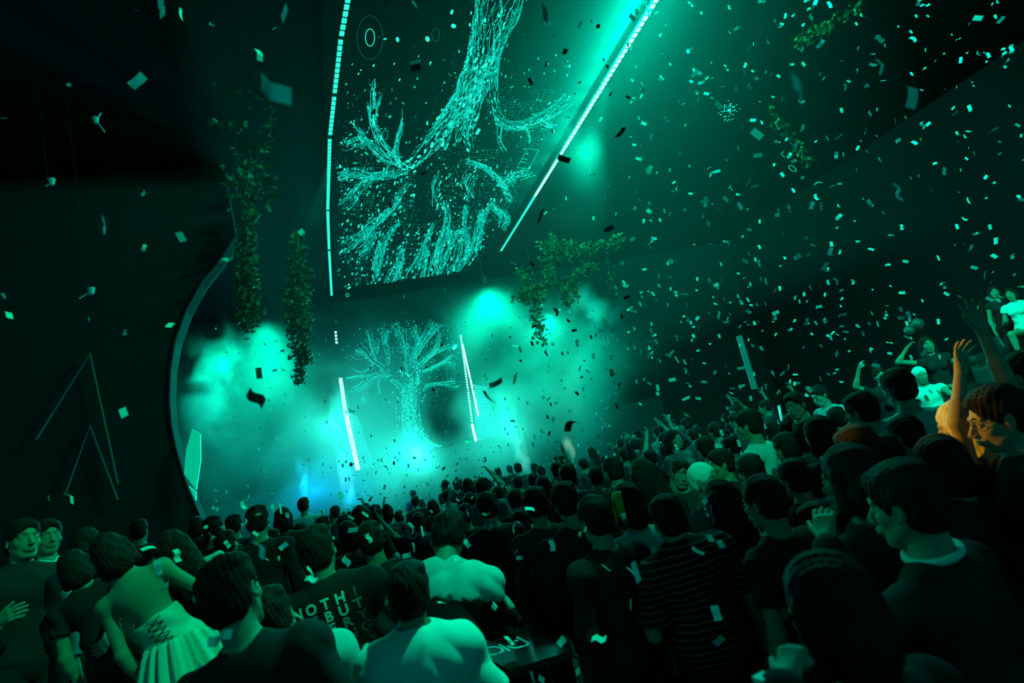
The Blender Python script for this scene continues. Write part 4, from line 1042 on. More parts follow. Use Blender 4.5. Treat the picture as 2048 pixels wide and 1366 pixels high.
ZONES = [(330, 'at the dark left wall'), (500, 'below the lit green wall panel'), (600, 'below the left ivy'), (690, 'below the blue-lit haze'), (770, 'below the left tube light'), (850, 'below the glowing tree trunk'), (930, 'below the right part of the stage screen'),
         (1010, 'below the right dotted strip'), (1090, 'below the right-hand smoke jet'), (1180, 'below the amber smoke'), (1280, 'right of the amber smoke'), (1400, 'around the smiling face'), (1520, 'below the slanting light column'), (1650, 'near the bearded man'), (1780, 'near the pale-collared man'), (9999, 'below the raised sofa')]
import collections
bag = collections.defaultdict(list)
for o, hr_, arm, x, y, d in DANCE:
    z = [t for lim, t in ZONES if x < lim][0]; row = 'nearer' if d < 6 else ('mid-distance' if d < 9 else 'far-off')
    base = f'{row} dancer {SA[arm]}, {z}' if arm in SA else f'{row} dark dancer with {HN[hr_]}, {z}'
    bag[base].append((x, o))
for base, L in bag.items():
    L.sort(key=lambda q: q[0])
    for i, (x, o) in enumerate(L):
        o['label'] = base if len(L) == 1 else base + ', ' + (('left one', 'right one') if len(L) == 2 else ('leftmost', 'second from left', 'third from left', 'fourth from left', 'fifth from left', 'sixth from left', 'seventh from left'))[min(i, 6)]

# lettering on the black shirt
from mathutils.bvhtree import BVHTree
r, J, HR, s_ = root_info[LN]
sh = [c for c in r.children if c.name.startswith('shirt')][0]
vs = [v.co.copy() for v in sh.data.vertices]; bv = BVHTree.FromPolygons(vs, [tuple(p.vertices) for p in sh.data.polygons])
LB_ = (.30, .75, .40); 
ml = [mat('print_' + n_, (v, v * 1.05, v), .6) for n_, v in (('bright', .85), ('middle', .30), ('faint', .10))]
rows = (('NOTHI', '00002'), ('NGBUT', '11001'), ('EVERY', '12012'), ('THING', '22022'))
b = MB()
for ri, (word, br) in enumerate(rows):
    for ci, ch in enumerate(word):
        cu = bpy.data.curves.new('c', 'FONT'); cu.body = ch; cu.size = .064; cu.offset = .0018; cu.align_x = 'CENTER'; cu.resolution_u = 3
        to = bpy.data.objects.new('c', cu); S.collection.objects.link(to); dg = bpy.context.evaluated_depsgraph_get(); me = to.evaluated_get(dg).to_mesh()
        bmx = bmesh.new(); bmx.from_mesh(me); bmesh.ops.triangulate(bmx, faces=bmx.faces); bmesh.ops.subdivide_edges(bmx, edges=[e for e in bmx.edges if e.calc_length() > .012], cuts=2); bmesh.ops.triangulate(bmx, faces=bmx.faces)
        V_ = []
        for v in bmx.verts:
            x = -.135 + ci * .0675 + v.co.x; z = 1.36 - ri * .056 + v.co.y
            q = J['R'] @ (V3(x, -.6, z) - J['pelvis']) + J['pelvis']; hit = bv.ray_cast(Vector(q), Vector(J['R'] @ V3(0, 1, 0)), 2)
            V_.append((hit[0] + Vector((0, -.004, 0))) if hit[0] else Vector(q) + Vector((0, .45, 0)))
        b.add(V_, [tuple(v.index for v in f.verts) for f in bmx.faces], int(br[ci])); bmx.free(); bpy.data.objects.remove(to)
le = b.build('lettering', ml, r); le.parent = sh; le['label'] = 'pale block letters reading NOTHING BUT EVERYTHING in four rows'
# ------------------------------------------------------------------ risers
b = MB(); b.box((-4.6, 5.2, .27), (6.9, 6.6, .54)); tag(b.build('riser', M_stage), 'low dark riser under the group at the left edge', 'platform')
b = MB(); b.box((9.9, 6.6, .17), (3.2, 2.4, .34)); tag(b.build('riser', M_stage), 'low dark riser under the woman in the black halter top', 'platform')
b = MB(); b.box((14.2, 8.0, .44), (4.6, 3.4, .88)); tag(b.build('riser', M_stage), 'higher dark riser carrying the sofa at the right edge', 'platform')
# sofa of the raised booth
sp = root_info[LSe][0].location
so = empty('sofa', (sp.x + .15, sp.y + .02, .88)); tag(so, 'low dark sofa under the seated person with crossed bare legs', 'sofa')
M_sofa = mat('dark_leather', (.03, .03, .03), .45)
def rbox(name, c, d, m, parent, r=.05):
    b = MB(); b.box(c, d); o = b.build(name, m, parent); bv_ = o.modifiers.new('round', 'BEVEL'); bv_.width = r; bv_.segments = 3; return o
rbox('seat', (0, 0, .24), (.85, 1.9, .36), M_sofa, so); rbox('backrest', (.42, 0, .55), (.2, 1.9, .7), M_sofa, so)
for e in (-1, 1): rbox('armrest', (.05, .98 * e, .36), (.8, .16, .6), M_sofa, so)

# ------------------------------------------------------------------ table with the lettering, stool
TZ = 1.0
t0 = [atZ(x, y, TZ) for x, y in ((1060, 1251), (1138, 1303), (1016, 1340), (935, 1290))]
cen = sum(t0, Vector()) / 4
tb = empty('high_table', (cen.x, cen.y, 0)); tag(tb, 'small glossy black table with pale rounded lettering, right of the white tee', 'table')
M_gloss = mat('gloss_black', (.012, .014, .014), .12, spec=.6)
O = Vector((cen.x, cen.y, 0)); b = MB(); P4 = [p - O for p in t0]
b.add([(p.x, p.y, TZ) for p in P4] + [(p.x, p.y, TZ - .035) for p in P4], [(0, 1, 2, 3), (7, 6, 5, 4)] + [(i, i + 4, (i + 1) % 4 + 4, (i + 1) % 4) for i in range(4)])
b.build('tabletop', M_gloss, tb)
b = MB(); b.cyl((0, 0, .03), (0, 0, TZ - .035), .035); b.build('leg', M_metal, tb, smooth=True)
b = MB(); b.cyl((0, 0, 0), (0, 0, .03), .18, 28); b.build('base', M_metal, tb)
M_letter = mat('pale_lettering', (.85, .9, .88), .5)
def stroke(b, pts, w, up):
    pts = [Vector(p) for p in pts]
    L, Rr_ = [], []
    for i, p in enumerate(pts):
        d = pts[min(i + 1, len(pts) - 1)] - pts[max(i - 1, 0)]; n = Vector((-d.y, d.x)).normalized() * w / 2
        L.append(p + n); Rr_.append(p - n)
    n = len(pts); b.add([up(q) for q in L + Rr_], [(i, i + 1, n + i + 1, n + i) for i in range(n - 1)])
# letter space: u along the baseline, v towards the top of the letters; anchored on traced corners of the letters
def tblmap():
    src = [(0, 0), (10, 0), (10, 4), (0, 4)]; px = [(979, 1313.5), (1061, 1289.5), (1041, 1278.5), (957, 1300)]
    W_ = [atZ(x, y, TZ + .0015) for x, y in px]
    def f(q):
        u, v = q[0] / 10, q[1] / 4
        p = (W_[0] * (1 - u) + W_[1] * u) * (1 - v) + (W_[3] * (1 - u) + W_[2] * u) * v; return p - O
    return f
up = tblmap(); b = MB()
arc = lambda cx, cy, r, a0, a1, n=10: [(cx + r * math.cos(math.radians(a0 + (a1 - a0) * i / n)), cy + r * math.sin(math.radians(a0 + (a1 - a0) * i / n))) for i in range(n + 1)]
def logo(b, up, x0=0.0, w=.62, names='uoid'):
    h = 1.55; x = x0
    if 'u' in names: stroke(b, [(x + .3, 3.4)] + arc(x + 1.85, 1.86, h, 180, 360) + [(x + 3.4, 3.4)], w, up)
    x += 4.4
    if 'o' in names:
        stroke(b, [(x + 2.3, .3)] + arc(x + 1.85, 1.86, h, 270, 90)[0:] + [(x + 2.9, 3.41)] + arc(x + 2.9, 1.86, h, 90, -90) + [(x + 2.6, .31)], w, up)
    x += 5.0
    if 'i' in names: stroke(b, [(x + .2, 0), (x + .2, 3.6)], w, up)
    x += .9
    if 'd' in names:
        stroke(b, [(x + 3.7, 3.41)] + arc(x + 1.85, 1.86, h, 90, 270) + [(x + 2.9, .31)], w, up)
        stroke(b, [(x + 3.15, .31)] + arc(x + 3.5, 1.25, .94, -90, 0, 6) + [(x + 4.44, 5.0)], w, up)
logo(b, lambda q: up(((q[0] - 4.6) * 1.0, q[1] * 1.15)))
le = b.build('lettering', M_letter, tb); le['label'] = 'pale rounded letters reading void'
# round stool seat at the very bottom
q = atZ(1172, 1400, .78); st_ = empty('stool', (q.x, q.y, 0)); tag(st_, 'round padded stool top just showing at the bottom of the picture', 'stool')
b = MB(); b.tube([(0, 0, .66), (0, 0, .67), (0, 0, .76), (0, 0, .775), (0, 0, .782)], [.17, .19, .19, .165, .02], 32); b.build('seat', mat('stool_pad', (.12, .16, .15), .6), st_, smooth=True)
b = MB(); b.cyl((0, 0, .02), (0, 0, .66), .03); b.build('leg', M_metal, st_, smooth=True); b = MB(); b.cyl((0, 0, 0), (0, 0, .02), .17, 24); b.build('base', M_metal, st_)

# ------------------------------------------------------------------ phones, watch, balloons
M_phone = mat('phone_back', (.35, .38, .38), .25)
def phone(lab, p, rot, lit=False):
    e = empty('phone', p, rot); tag(e, lab, 'phone'); o = rbox('case', (0, 0, 0), (.072, .009, .148), M_phone, e, .004)
    b = MB(); b.box((0, -.0052, 0), (.066, .001, .14)); b.build('screen', mat('phone_screen', (.02, .02, .02), .1, emis=(.1, .9, .7), es=.5 if lit else .1), e); return e
phone('phone held up by the bearded man in profile', atd(1561, 826, 5.25), (.2, .15, 1.2))
M_ball = mat('balloon_skin', (.05, .07, .06), .3)
for (x, y, r_, lab) in ((1835, 647, .10, 'dim round balloon above the woman in the black halter top'), (1818, 660, .085, 'fainter round balloon left of the one above the woman in black')):
    b = MB(); b.tube([(0, 0, -r_ * 1.25 + r_ * 2.25 * i / 12) for i in range(13)], [max(.004, r_ * math.sin(math.pi * (i + .25) / 12.5) ** .8) for i in range(13)], 20)
    o = empty('balloon', atd(x, y, 9.5)); tag(o, lab, 'balloon'); b.build('skin', M_ball, o, smooth=True); b = MB(); b.tube([(0, 0, -r_ * 1.25), (.01, 0, -r_ * 3), (0, .01, -r_ * 6)], .002, 4); b.build('string', M_metal, o)

# ------------------------------------------------------------------ hanging ivy
M_leaf = mat('ivy_leaf', (.025, .085, .03), .5, spec=.2, vary=(5, (.05, .14, .04))); M_stem = mat('ivy_stem', (.06, .05, .03), .8)
LEAF = [(0, 0), (.30, -.16), (.52, .12), (.36, .34), (.30, .62), (.12, .58), (0, 1.0), (-.12, .58), (-.30, .62), (-.36, .34), (-.52, .12), (-.30, -.16)]
def vine(lab, strands, Y, dens, size, seed, spread=.16, hang=True, name='ivy'):
    r = random.Random(seed); first = strands[0][0]; o0 = atY(*first, Y); root = empty(name, o0); tag(root, lab, 'ivy', 'hanging ivy')
    st_, lf = MB(), MB()
    for S_ in strands:
        pts = [atY(x, y, Y + r.uniform(-.2, .2)) for x, y in S_]; n = max(4, int(sum((pts[i + 1] - pts[i]).length for i in range(len(pts) - 1)) / .12)); path = []
        for i in range(n + 1):
            t = i / n * (len(pts) - 1); k = min(int(t), len(pts) - 2); path.append(pts[k].lerp(pts[k + 1], t - k) + Vector((r.gauss(0, .02), r.gauss(0, .02), 0)) - o0)
        st_.tube(path, .008, 5)
        for i in range(int(n * .12 * dens)):
            c = r.choice(path) + Vector((r.gauss(0, spread), r.gauss(0, spread), r.gauss(0, .06)))
            s_ = size * r.uniform(.6, 1.25); R_ = Euler((r.uniform(1.3, 3.6), r.uniform(-.7, .7), r.uniform(0, 6.3))).to_matrix(); cup = r.uniform(-.25, .25)
            lf.add([c + R_ @ Vector((x * s_, y * s_, cup * abs(x) * s_)) for x, y in LEAF], [(0, 1, 2, 3, 9, 10, 11), (3, 4, 5, 6, 7, 8, 9)])
    st_.build('stem', M_stem, root); o = lf.build('foliage', M_leaf, root); return root
vine('ragged ivy bundle hanging in front of the glow, farthest left of the stage', [[(497, 300), (497, 420), (500, 540), (495, 655)], [(488, 440), (487, 560), (487, 650)], [(505, 430), (508, 560), (511, 645)], [(495, 520), (500, 655)], [(484, 540), (486, 600)]], 11.6, 120, .10, 1, .06)
vine('long ivy curtain hanging to a thin tip beside the left ceiling strip', [[(602, 470), (600, 560), (598, 640), (604, 700), (596, 765)], [(586, 520), (585, 600), (590, 680), (597, 755)], [(608, 540), (606, 620), (612, 700), (615, 725)], [(575, 585), (578, 640), (588, 690)], [(564, 600), (575, 625), (585, 660)], [(595, 470), (592, 560), (590, 640)], [(600, 500), (598, 600), (602, 660)], [(612, 540), (611, 640), (610, 715)]], 11.4, 130, .075, 2, .055)
vine('ivy cluster with drooping tail in front of the bright glow right of the ceiling screen', [[(1035, 590), (1060, 580), (1095, 572), (1130, 566), (1165, 545), (1185, 535)], [(1040, 540), (1052, 560), (1062, 590)], [(1066, 585), (1070, 620), (1078, 650), (1086, 685)], [(1095, 480), (1094, 520), (1098, 560)], [(1125, 570), (1130, 590), (1135, 608)], [(1145, 565), (1150, 600)], [(1040, 600), (1060, 600), (1080, 580)], [(1165, 545), (1178, 532)], [(1070, 570), (1085, 600)], [(1100, 540), (1105, 570)]], 11.8, 190, .085, 3, .08)
vine('thin garland of ivy catching green light above the drooping cluster', [[(1092, 492), (1120, 486), (1150, 492), (1180, 500), (1205, 490), (1235, 480)], [(1110, 500), (1140, 515), (1170, 508)], [(1120, 520), (1145, 510), (1165, 500)]], 11.2, 150, .07, 4, .09)
vine('faint ivy trail far right of the garland, falling towards the wall', [[(1215, 500), (1218, 540), (1225, 570)], [(1240, 470), (1235, 500)]], 11.2, 40, .07, 5, .06)
vine('dim thick ivy mass in the dark upper left', [[(470, 10), (480, 120), (470, 200)], [(500, 60), (520, 130), (515, 220)], [(530, 90), (545, 170), (540, 300)], [(460, 250), (480, 330), (470, 400)], [(510, 300), (530, 380), (520, 430)]], 9.6, 40, .11, 6, .12)
vine('dim ivy tuft hanging among the confetti at upper right', [[(1600, 70), (1640, 60), (1690, 30), (1720, 15)], [(1590, 90), (1620, 80), (1660, 50)]], 7.4, 50, .08, 7, .09)
vine('dim ivy strand drooping below the upper right tuft', [[(1540, 220), (1570, 260), (1590, 290), (1615, 325)], [(1600, 300), (1612, 325), (1625, 322)]], 7.8, 45, .07, 8, .07)

# ------------------------------------------------------------------ lit wall details on the left
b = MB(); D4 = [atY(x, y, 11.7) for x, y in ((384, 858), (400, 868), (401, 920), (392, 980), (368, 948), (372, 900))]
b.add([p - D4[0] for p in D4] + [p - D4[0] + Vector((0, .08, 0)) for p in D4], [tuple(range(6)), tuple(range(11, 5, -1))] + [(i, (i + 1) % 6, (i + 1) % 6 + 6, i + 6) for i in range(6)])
M_glowp = mat('painted_glow_panel', (.3, .4, .35), .5, emis=(0.0, 1.0, .52), es=.42)  # glow put in as emission; the panels only catch green light
tag(b.build('wall_panel', M_glowp, loc=D4[0]), 'tall diamond-shaped green panel with painted glow beside the rim of the round opening', 'light')
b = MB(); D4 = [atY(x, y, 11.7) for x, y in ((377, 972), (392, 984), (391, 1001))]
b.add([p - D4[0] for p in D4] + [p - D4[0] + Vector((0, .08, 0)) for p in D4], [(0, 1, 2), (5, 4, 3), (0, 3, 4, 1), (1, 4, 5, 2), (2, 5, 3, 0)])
tag(b.build('wall_panel', M_glowp, loc=D4[0]), 'small green triangle with painted glow just below the diamond-shaped panel', 'light')
M_line = mat('edge_line', (.12, .16, .15), .5, emis=(0.0, .8, .5), es=.02)
for lab, pts in (('faint tall triangular outline on the dark left wall', [(72, 880), (180, 708), (236, 968)]), ('second faint triangular outline beside the tall one on the left wall', [(132, 985), (180, 852), (236, 1000)]), ('thin faint diagonal line on the left wall near the opening', [(404, 590), (470, 500), (520, 430)])):
    P3 = [atY(x, y, 11.85) for x, y in pts]; b = MB(); b.tube([p - P3[0] for p in P3], .018, 5); tag(b.build('wall_line', M_line, loc=P3[0]), lab, 'line')
# small rig bits catching the light
M_white = mat('glint', (.5, .6, .58), .4, emis=(.05, 1, .8), es=.5)
def rig(lab, pts, Y, r_=.012):
    P3 = [atY(x, y, Y) for x, y in pts]; e = empty('rigging_bracket', P3[0]); tag(e, lab, 'bracket')
    b = MB(); b.tube([p - P3[0] for p in P3], r_, 6); b.build('rod', M_glint, e); b = MB(); b.tube([P3[1] - P3[0] - Vector((0, 0, .05)), P3[1] - P3[0] + Vector((0, 0, .05))], [.03, .05], 10); b.build('lamp_head', M_glint, e)
    b = MB(); b.cyl((0, 0, 0), (0, 0, 9.36 - e.location.z), .003, 5); b.build('hanger', M_metal, e)
M_glint = mat('bracket_metal', (.8, .8, .8), .35)
rig('thin bracket with a small glinting head, upper left dark', [(202, 226), (192, 241), (209, 264)], 9.5); rig('long thin rod ending in a glint, left of the dotted lamp', [(315, 134), (305, 155), (292, 179)], 9.5)
rig('small bent bracket at far left near the bright chip', [(95, 357), (104, 364), (92, 372)], 9.5); rig('small bracket with hooked end on the dark left wall', [(178, 578), (183, 582), (158, 597)], 9.5)
# dotted mirror lamp
e = empty('spot_cluster', atY(375, 110, 9.5)); tag(e, 'cluster of tiny glinting lamps high in the upper left', 'lamp')
b = MB(); r_ = random.Random(4)
for k in range(46):
    x, y = r_.gauss(378, 14), 0; y = 112 - (x - 378) * .45 + r_.gauss(0, 7); s_ = r_.choice((.008, .012, .016, .03)); b.box(atY(x, y, 9.5) - e.location, (s_, .02, s_ * .8))
for x, y in ((352, 117), (353, 125), (383, 112), (390, 106)): b.box(atY(x, y, 9.5) - e.location, (.05, .02, .03))
b.build('bulbs', M_white, e)
e = empty('spot_cluster', atY(1455, 225, 8.5)); tag(e, 'cluster of tiny glinting dots among the confetti at upper right', 'lamp')
b = MB()
for k in range(60):
    x, y = r_.gauss(1457, 9), r_.gauss(222, 9); b.box(atY(x, y, 8.5) - e.location, (.012, .01, .012))
b.build('bulbs', M_white, e)
# hoop and flat wall banners at the right
b = MB(); c = atd(1585, 337, 8); b.tube([Vector((.05 * math.cos(a), .02 * math.sin(a), .062 * math.sin(a))) for a in [k * 2 * PI / 24 for k in range(25)]], .004, 5)
tag(b.build('hoop', M_glint, loc=c), 'tiny thin ring hanging in the dark right of the ivy strand', 'ring')
M_lamp2 = mat('column_glow', (.1, .15, .14), .5, emis=(0, .7, .5), es=.02)
P3 = [atY(x, y, 9.0) for x, y in ((1478, 672), (1510, 778))]; b = MB(); b.tube([Vector(), P3[1] - P3[0]], .06, 10); tag(b.build('light_column', M_lamp2, loc=P3[0]), 'dim slanting light column right of the stage, above the crowd', 'light')
# lamp housings for the stage rig
M_house = mat('lamp_housing', (.03, .03, .03), .5)
for (x, y, Y, lab) in ((532, 648, 17.6, 'stage lamp at the heart of the left glow'), (975, 582, 17.8, 'stage lamp at the brightest glow beside the ceiling screen corner'), (1090, 634, 18.0, 'stage lamp in the fainter glow below the drooping ivy')):
    e = empty('stage_lamp', atY(x, y, Y) + Vector((0, 0, .42))); tag(e, lab, 'lamp'); b = MB(); b.tube([(0, 0, -.12), (0, 0, .1), (0, 0, .14)], [.09, .11, .05], 12); b.build('housing', M_house, e, smooth=True)
    b = MB(); b.cyl((0, 0, .14), (0, 0, max(.3, 9.36 - e.location.z)), .012, 6); b.build('rod', M_house, e)

# ------------------------------------------------------------------ smoke jets
def jet(lab, pts, Y, w, dens, seed, col=(.9, 1, .95)):
    a, c = atY(*pts[0], Y), atY(*pts[1], Y); d = c - a; L = d.length
    b = MB(); b.tube([(0, 0, -1 + 2 * i / 10) for i in range(11)], [.35 + .065 * i for i in range(11)], 12)
    m = haze_mat('smoke_jet', dens, col, 1.5, .38, .62, .3, detail=3, dist=.6, stretch=(w * 2.2, w * 2.2, L * .8), w=seed)
    o = b.build('smoke_jet', m, loc=(a + c) / 2); o.scale = (w, w, L / 2); o.rotation_mode = 'QUATERNION'; o.rotation_quaternion = d.to_track_quat('Z', 'Y')
    tag(o, lab, 'smoke', kind='stuff')
jet('bright jet of smoke rising left of the stage screen', ((704, 1045), (672, 740)), 16.6, .42, 2.2, 1)
jet('short violet-tinted jet of smoke left of the bright one', ((612, 1010), (597, 900)), 16.2, .22, 1.4, 2, (.8, .8, 1))
jet('bright jet of smoke rising right of the stage screen', ((1062, 968), (990, 760)), 16.0, .45, 2.0, 3)
jet('amber-tinted jet of smoke above the crowd right of the stage', ((1148, 935), (1132, 865)), 15.4, .24, 2.0, 4)
cloud('smoke_cloud', 'rolling lit smoke cloud below the right-hand ivy', atY(1180, 625, 16.5), (1.7, .8, 1.2), 1.1, .9, .46, .66, .35, w=7, detail=4, shape=[.3, .62, .8, .92, .98, 1, .98, .92, .8, .62, .3])
cloud('smoke_cloud', 'faint rolling smoke inside the rim of the round opening', atY(425, 770, 16.0), (1.0, .8, 2.4), .9, .9, .46, .66, .35, w=12, detail=4, shape=[.3, .62, .8, .92, .98, 1, .98, .92, .8, .62, .3])
EL = [.3, .62, .8, .92, .98, 1, .98, .92, .8, .62, .3]
cloud('smoke_cloud', 'soft column of smoke added to show the beam right of the bright ceiling strip', atY(1160, 330, 10.6), (.75, .8, 1.9), .16, .7, .3, .7, .02, w=4, detail=2, shape=EL)  # local smoke added so the beam reads as a column
cloud('smoke_cloud', 'smoke added to carry the glow around the near end of the ceiling strip', atY(1262, 100, 9.4), (1.5, 1.2, .95), .12, .7, .3, .7, .02, w=9, detail=2, shape=EL)  # added to thicken the glow near the strip
cloud('smoke_cloud', 'thin slanting smoke added to show the beam beside the left ceiling strip', atY(632, 440, 10.8), (.45, .6, 1.3), .10, .7, .3, .7, .02, w=2, detail=2, shape=EL)  # added to make the left beam visible
lamp('jet_spot', 'SPOT', atY(700, 1060, 16.0), 160, (.45, .35, 1.0), .05, atY(690, 900, 16.6), 30, .6)
lamp('jet_spot', 'SPOT', atY(1066, 985, 15.5), 120, (.5, .5, 1.0), .05, atY(1050, 900, 16.0), 30, .6)
lamp('jet_spot', 'SPOT', atY(1152, 950, 15.0), 150, (1.0, .5, .12), .05, atY(1140, 880, 15.4), 30, .6)
lamp('ivy_spot', 'SPOT', (5.0, 6.5, 7.6), 260, GREEN, .05, atY(600, 560, 11.4), 16, .5)
lamp('ivy_spot', 'SPOT', (7.6, 7.0, 8.0), 60, GREEN, .05, atY(1150, 520, 11.5), 20, .5)

# ------------------------------------------------------------------ confetti
M_conf = bpy.data.materials.new('confetti_paper'); M_conf.use_nodes = True; nt = M_conf.node_tree; nt.nodes.clear()
ou = nt.nodes.new('ShaderNodeOutputMaterial'); df = nt.nodes.new('ShaderNodeBsdfDiffuse'); tr = nt.nodes.new('ShaderNodeBsdfTranslucent'); mx = nt.nodes.new('ShaderNodeMixShader')
df.inputs[0].default_value = (.72, .74, .74, 1); tr.inputs[0].default_value = (.5, .52, .52, 1); mx.inputs[0].default_value = .3
nt.links.new(df.outputs[0], mx.inputs[1]); nt.links.new(tr.outputs[0], mx.inputs[2]); nt.links.new(mx.outputs[0], ou.inputs[0])
M_conf_dark = mat('confetti_painted_shade', (.04, .05, .05), .4)  # dark copy of the paper, backlit shade put into its colour
def paper(kind):
    v, f = [], []; n = 6
    for i in range(n + 1):
        t = i / n - .5
        z = {0: 0, 1: .35 * (t * t * 4 - .5) * .3, 2: .5 * abs(t), 3: .12 * math.sin(t * 9)}[kind]
        v += [(t, -.25, z), (t, .25, z + (.06 * t if kind == 3 else 0))]
    f = [(2 * i, 2 * i + 2, 2 * i + 3, 2 * i + 1) for i in range(n)]; return v, f
PM = []
for k in range(4):
    v, f = paper(k); me = mesh('confetti', v, f, True)
    me.materials.append(M_conf); PM.append(me)
rc = random.Random(77); pcs = []
def conf(px, py, d, size=None, lab=None, dark=False, rot=None, kind=None, asp=1.0):
    p = atd(px, py, d); s_ = size or rc.choice((.045, .05, .055))
    if p.z < .3: return
    pcs.append((s_ / d, p, s_, rot or (rc.uniform(0, 6.28), rc.uniform(0, 6.28), rc.uniform(0, 6.28)), rc.randrange(4) if kind is None else kind, lab, dark, asp, px, py))
REG = [(1250, 2048, 0, 330, 230, 3.2, 8.5), (1250, 2048, 330, 640, 190, 3.2, 8.5), (1230, 1900, 560, 800, 170, 3.6, 9), (1000, 1700, 640, 930, 130, 4, 9.5), (1060, 1330, 0, 640, 75, 3.6, 9),
       (420, 1000, 640, 1010, 230, 6, 15), (960, 1260, 620, 960, 130, 5, 14), (680, 1000, 900, 1030, 120, 6, 15), (680, 1060, 0, 620, 55, 4, 9), (0, 650, 0, 1000, 16, 2.2, 6), (400, 1700, 990, 1130, 100, 2.6, 4.4), (300, 1600, 1100, 1366, 26, 1.9, 2.6)]
for (x0, x1, y0, y1, n, d0, d1) in REG:
    for k in range(n):
        x, y = rc.uniform(x0, x1), rc.uniform(y0, y1)
        if x > 1250 and y < 640 and rc.random() > 1 - .45 * max(0, (x - 1500) / 548) : continue
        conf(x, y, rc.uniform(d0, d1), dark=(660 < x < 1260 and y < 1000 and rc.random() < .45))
big = [(540, 182, .95, .062, 'large dim out-of-focus confetti strip left of the ceiling screen'), (1597, 178, .75, .05, 'large glowing out-of-focus confetti square at upper right'), (208, 450, 1.6, .055, 'blurred bright confetti scrap at far left, above the pale chip'),
       (453, 519, 2.0, .055, 'bright confetti flake left of the hanging ivy'), (340, 650, 2.4, .05, 'bright slanting confetti piece at the edge of the left glow'), (247, 825, 2.3, .055, 'bright flat confetti piece on the dark left wall'),
       (569, 26, 1.8, .055, 'upright bright confetti strip at the top left of the ceiling screen'), (323, 14, 1.6, .06, 'cut-off bright confetti strip at the very top left'), (273, 20, 3.2, .05, 'small slanting bright confetti chip at the top left'), (275, 162, 2.0, .06, 'leaf-like dim confetti scrap at the upper left'),
       (362, 474, 2.4, .055, 'faint green confetti rectangle left of the ivy'), (297, 1096, 2.4, .055, 'bright flat confetti piece above the bare-backed woman'), (525, 1093, 1.3, .05, 'blurred pale confetti bar above the dark heads at lower left'), (440, 1276, 1.25, .05, 'blurred pale confetti bar beside the satin sleeve'),
       (143, 992, 2.0, .05, 'blurred confetti scrap on the dark left wall above the two men'), (1824, 195, 1.5, .06, 'long thin blurred confetti strip at upper right'), (1880, 168, 1.6, .055, 'blurred dim upright confetti strip near the right edge'), (1765, 130, 1.8, .05, 'crumpled blurred confetti left of the long thin strip'),
       (1272, 1144, 1.6, .055, 'slanting blurred confetti strip above the striped tee'), (1431, 1082, 1.7, .055, 'bright wedge of confetti above the striped shoulder'), (1796, 384, 1.7, .06, 'very dim confetti rectangle at right'), (1514, 268, 2.4, .055, 'upright dim confetti strip right of the dotted cluster'), (1396, 1102, 2.3, .05, 'small bright confetti piece over the dark heads left of the wedge')]
for x, y, d, s_, lab in big: conf(x, y, d, s_, lab)
bigd = [(1090, 28, 1.5, .062, 'large dark confetti piece against the glow at the top'), (1093, 137, 1.9, .05, 'dark confetti rectangle below the large top one'), (831, 130, 1.5, .055, 'blurred dark confetti piece on the ceiling screen'), (512, 796, 1.6, .065, 'blurred dark confetti bar in the left glow'),
        (1215, 453, 1.8, .058, 'square dark confetti piece above the right garland'), (1081, 432, 2.0, .052, 'dark confetti piece right of the ceiling screen foot'), (1241, 265, 2.2, .05, 'dark confetti piece right of the bright ceiling strip'), (1138, 847, 2.0, .055, 'dark split confetti bar above the amber smoke'),
        (978, 795, 1.8, .055, 'upright dark confetti strip right of the stage screen'), (992, 766, 2.0, .052, 'slanting dark confetti strip joined above the upright one'), (1030, 757, 2.2, .055, 'dark confetti bar in the right-hand glow'), (518, 746, 2.6, .052, 'dark confetti rectangle below the left glow'),
        (934, 882, 2.3, .05, 'dark diamond of confetti near the foot of the right strip'), (1128, 318, 2.3, .055, 'twisted dark confetti piece beside the ceiling strip'), (1130, 103, 2.4, .05, 'dark confetti piece left of the bright ceiling strip'), (1037, 693, 2.4, .05, 'blurred dark confetti flake below the drooping ivy')]
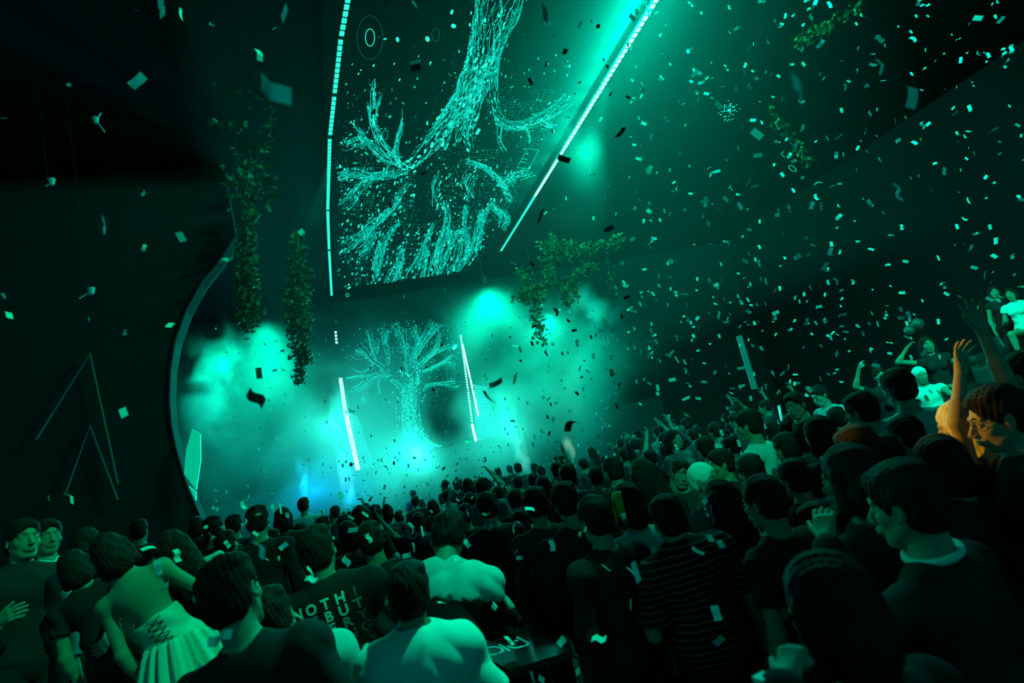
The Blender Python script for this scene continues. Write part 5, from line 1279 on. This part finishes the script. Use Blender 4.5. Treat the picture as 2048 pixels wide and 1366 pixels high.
for x, y, d, s_, lab in bigd: conf(x, y, d, s_, lab, True)
pcs.sort(key=lambda q: -q[0] - (1 if q[5] else 0))
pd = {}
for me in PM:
    m2 = me.copy(); m2.materials.clear(); m2.materials.append(M_conf_dark); pd[me] = m2
def region(px, py, dark):
    if dark: return 'dark confetti piece silhouetted against the glowing haze' if px < 1000 or py > 620 else 'dark confetti piece falling right of the ceiling screen'
    if py > 990: return 'pale confetti piece among the dancers ' + ('left of the lettered shirt' if px < 590 else 'around the lettered shirt' if px < 760 else 'above the white tee' if px < 1000 else 'around the largest head ahead' if px < 1240 else 'around the striped tee' if px < 1480 else 'at lower right')
    if px > 1640: return ('bright confetti piece around the upper right ivy tuft' if py < 200 and px < 1800 else 'bright confetti piece in the top right corner' if py < 200 else 'bright confetti piece tumbling in the dark at right' if px < 1850 else 'bright confetti piece in the dark along the right edge') if py < 600 else 'bright confetti piece above the raised right-hand crowd'
    if px > 1250: return ('bright confetti piece just right of the bright ceiling strip' if px < 1430 else 'bright confetti piece around the dotted lamp cluster') if py < 330 else ('bright confetti piece right of the ivy garland' if py < 600 else 'bright confetti piece drifting over the right-hand dancers')
    if py < 620 and px > 650: return 'bright confetti piece below the ceiling screen'
    if px < 420: return 'bright confetti piece over the dark left wall'
    return 'bright confetti piece drifting in front of the stage'
stuff = MB()
for i, (k, p, s_, rot, kd, lab, dark, asp, px, py) in enumerate(pcs):
    if i < 296:
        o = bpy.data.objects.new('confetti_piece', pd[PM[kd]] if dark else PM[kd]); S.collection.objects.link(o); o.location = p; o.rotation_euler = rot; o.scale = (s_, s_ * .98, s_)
        L = lab or region(px, py, dark); tag(o, L, 'confetti', None if lab else L.replace('piece', 'pieces'))
    else:
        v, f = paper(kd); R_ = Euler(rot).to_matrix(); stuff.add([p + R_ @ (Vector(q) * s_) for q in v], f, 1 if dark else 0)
o = stuff.build('falling_confetti', [M_conf, M_conf_dark]); tag(o, 'hundreds of small paper confetti scraps filling the air', 'confetti', kind='stuff')
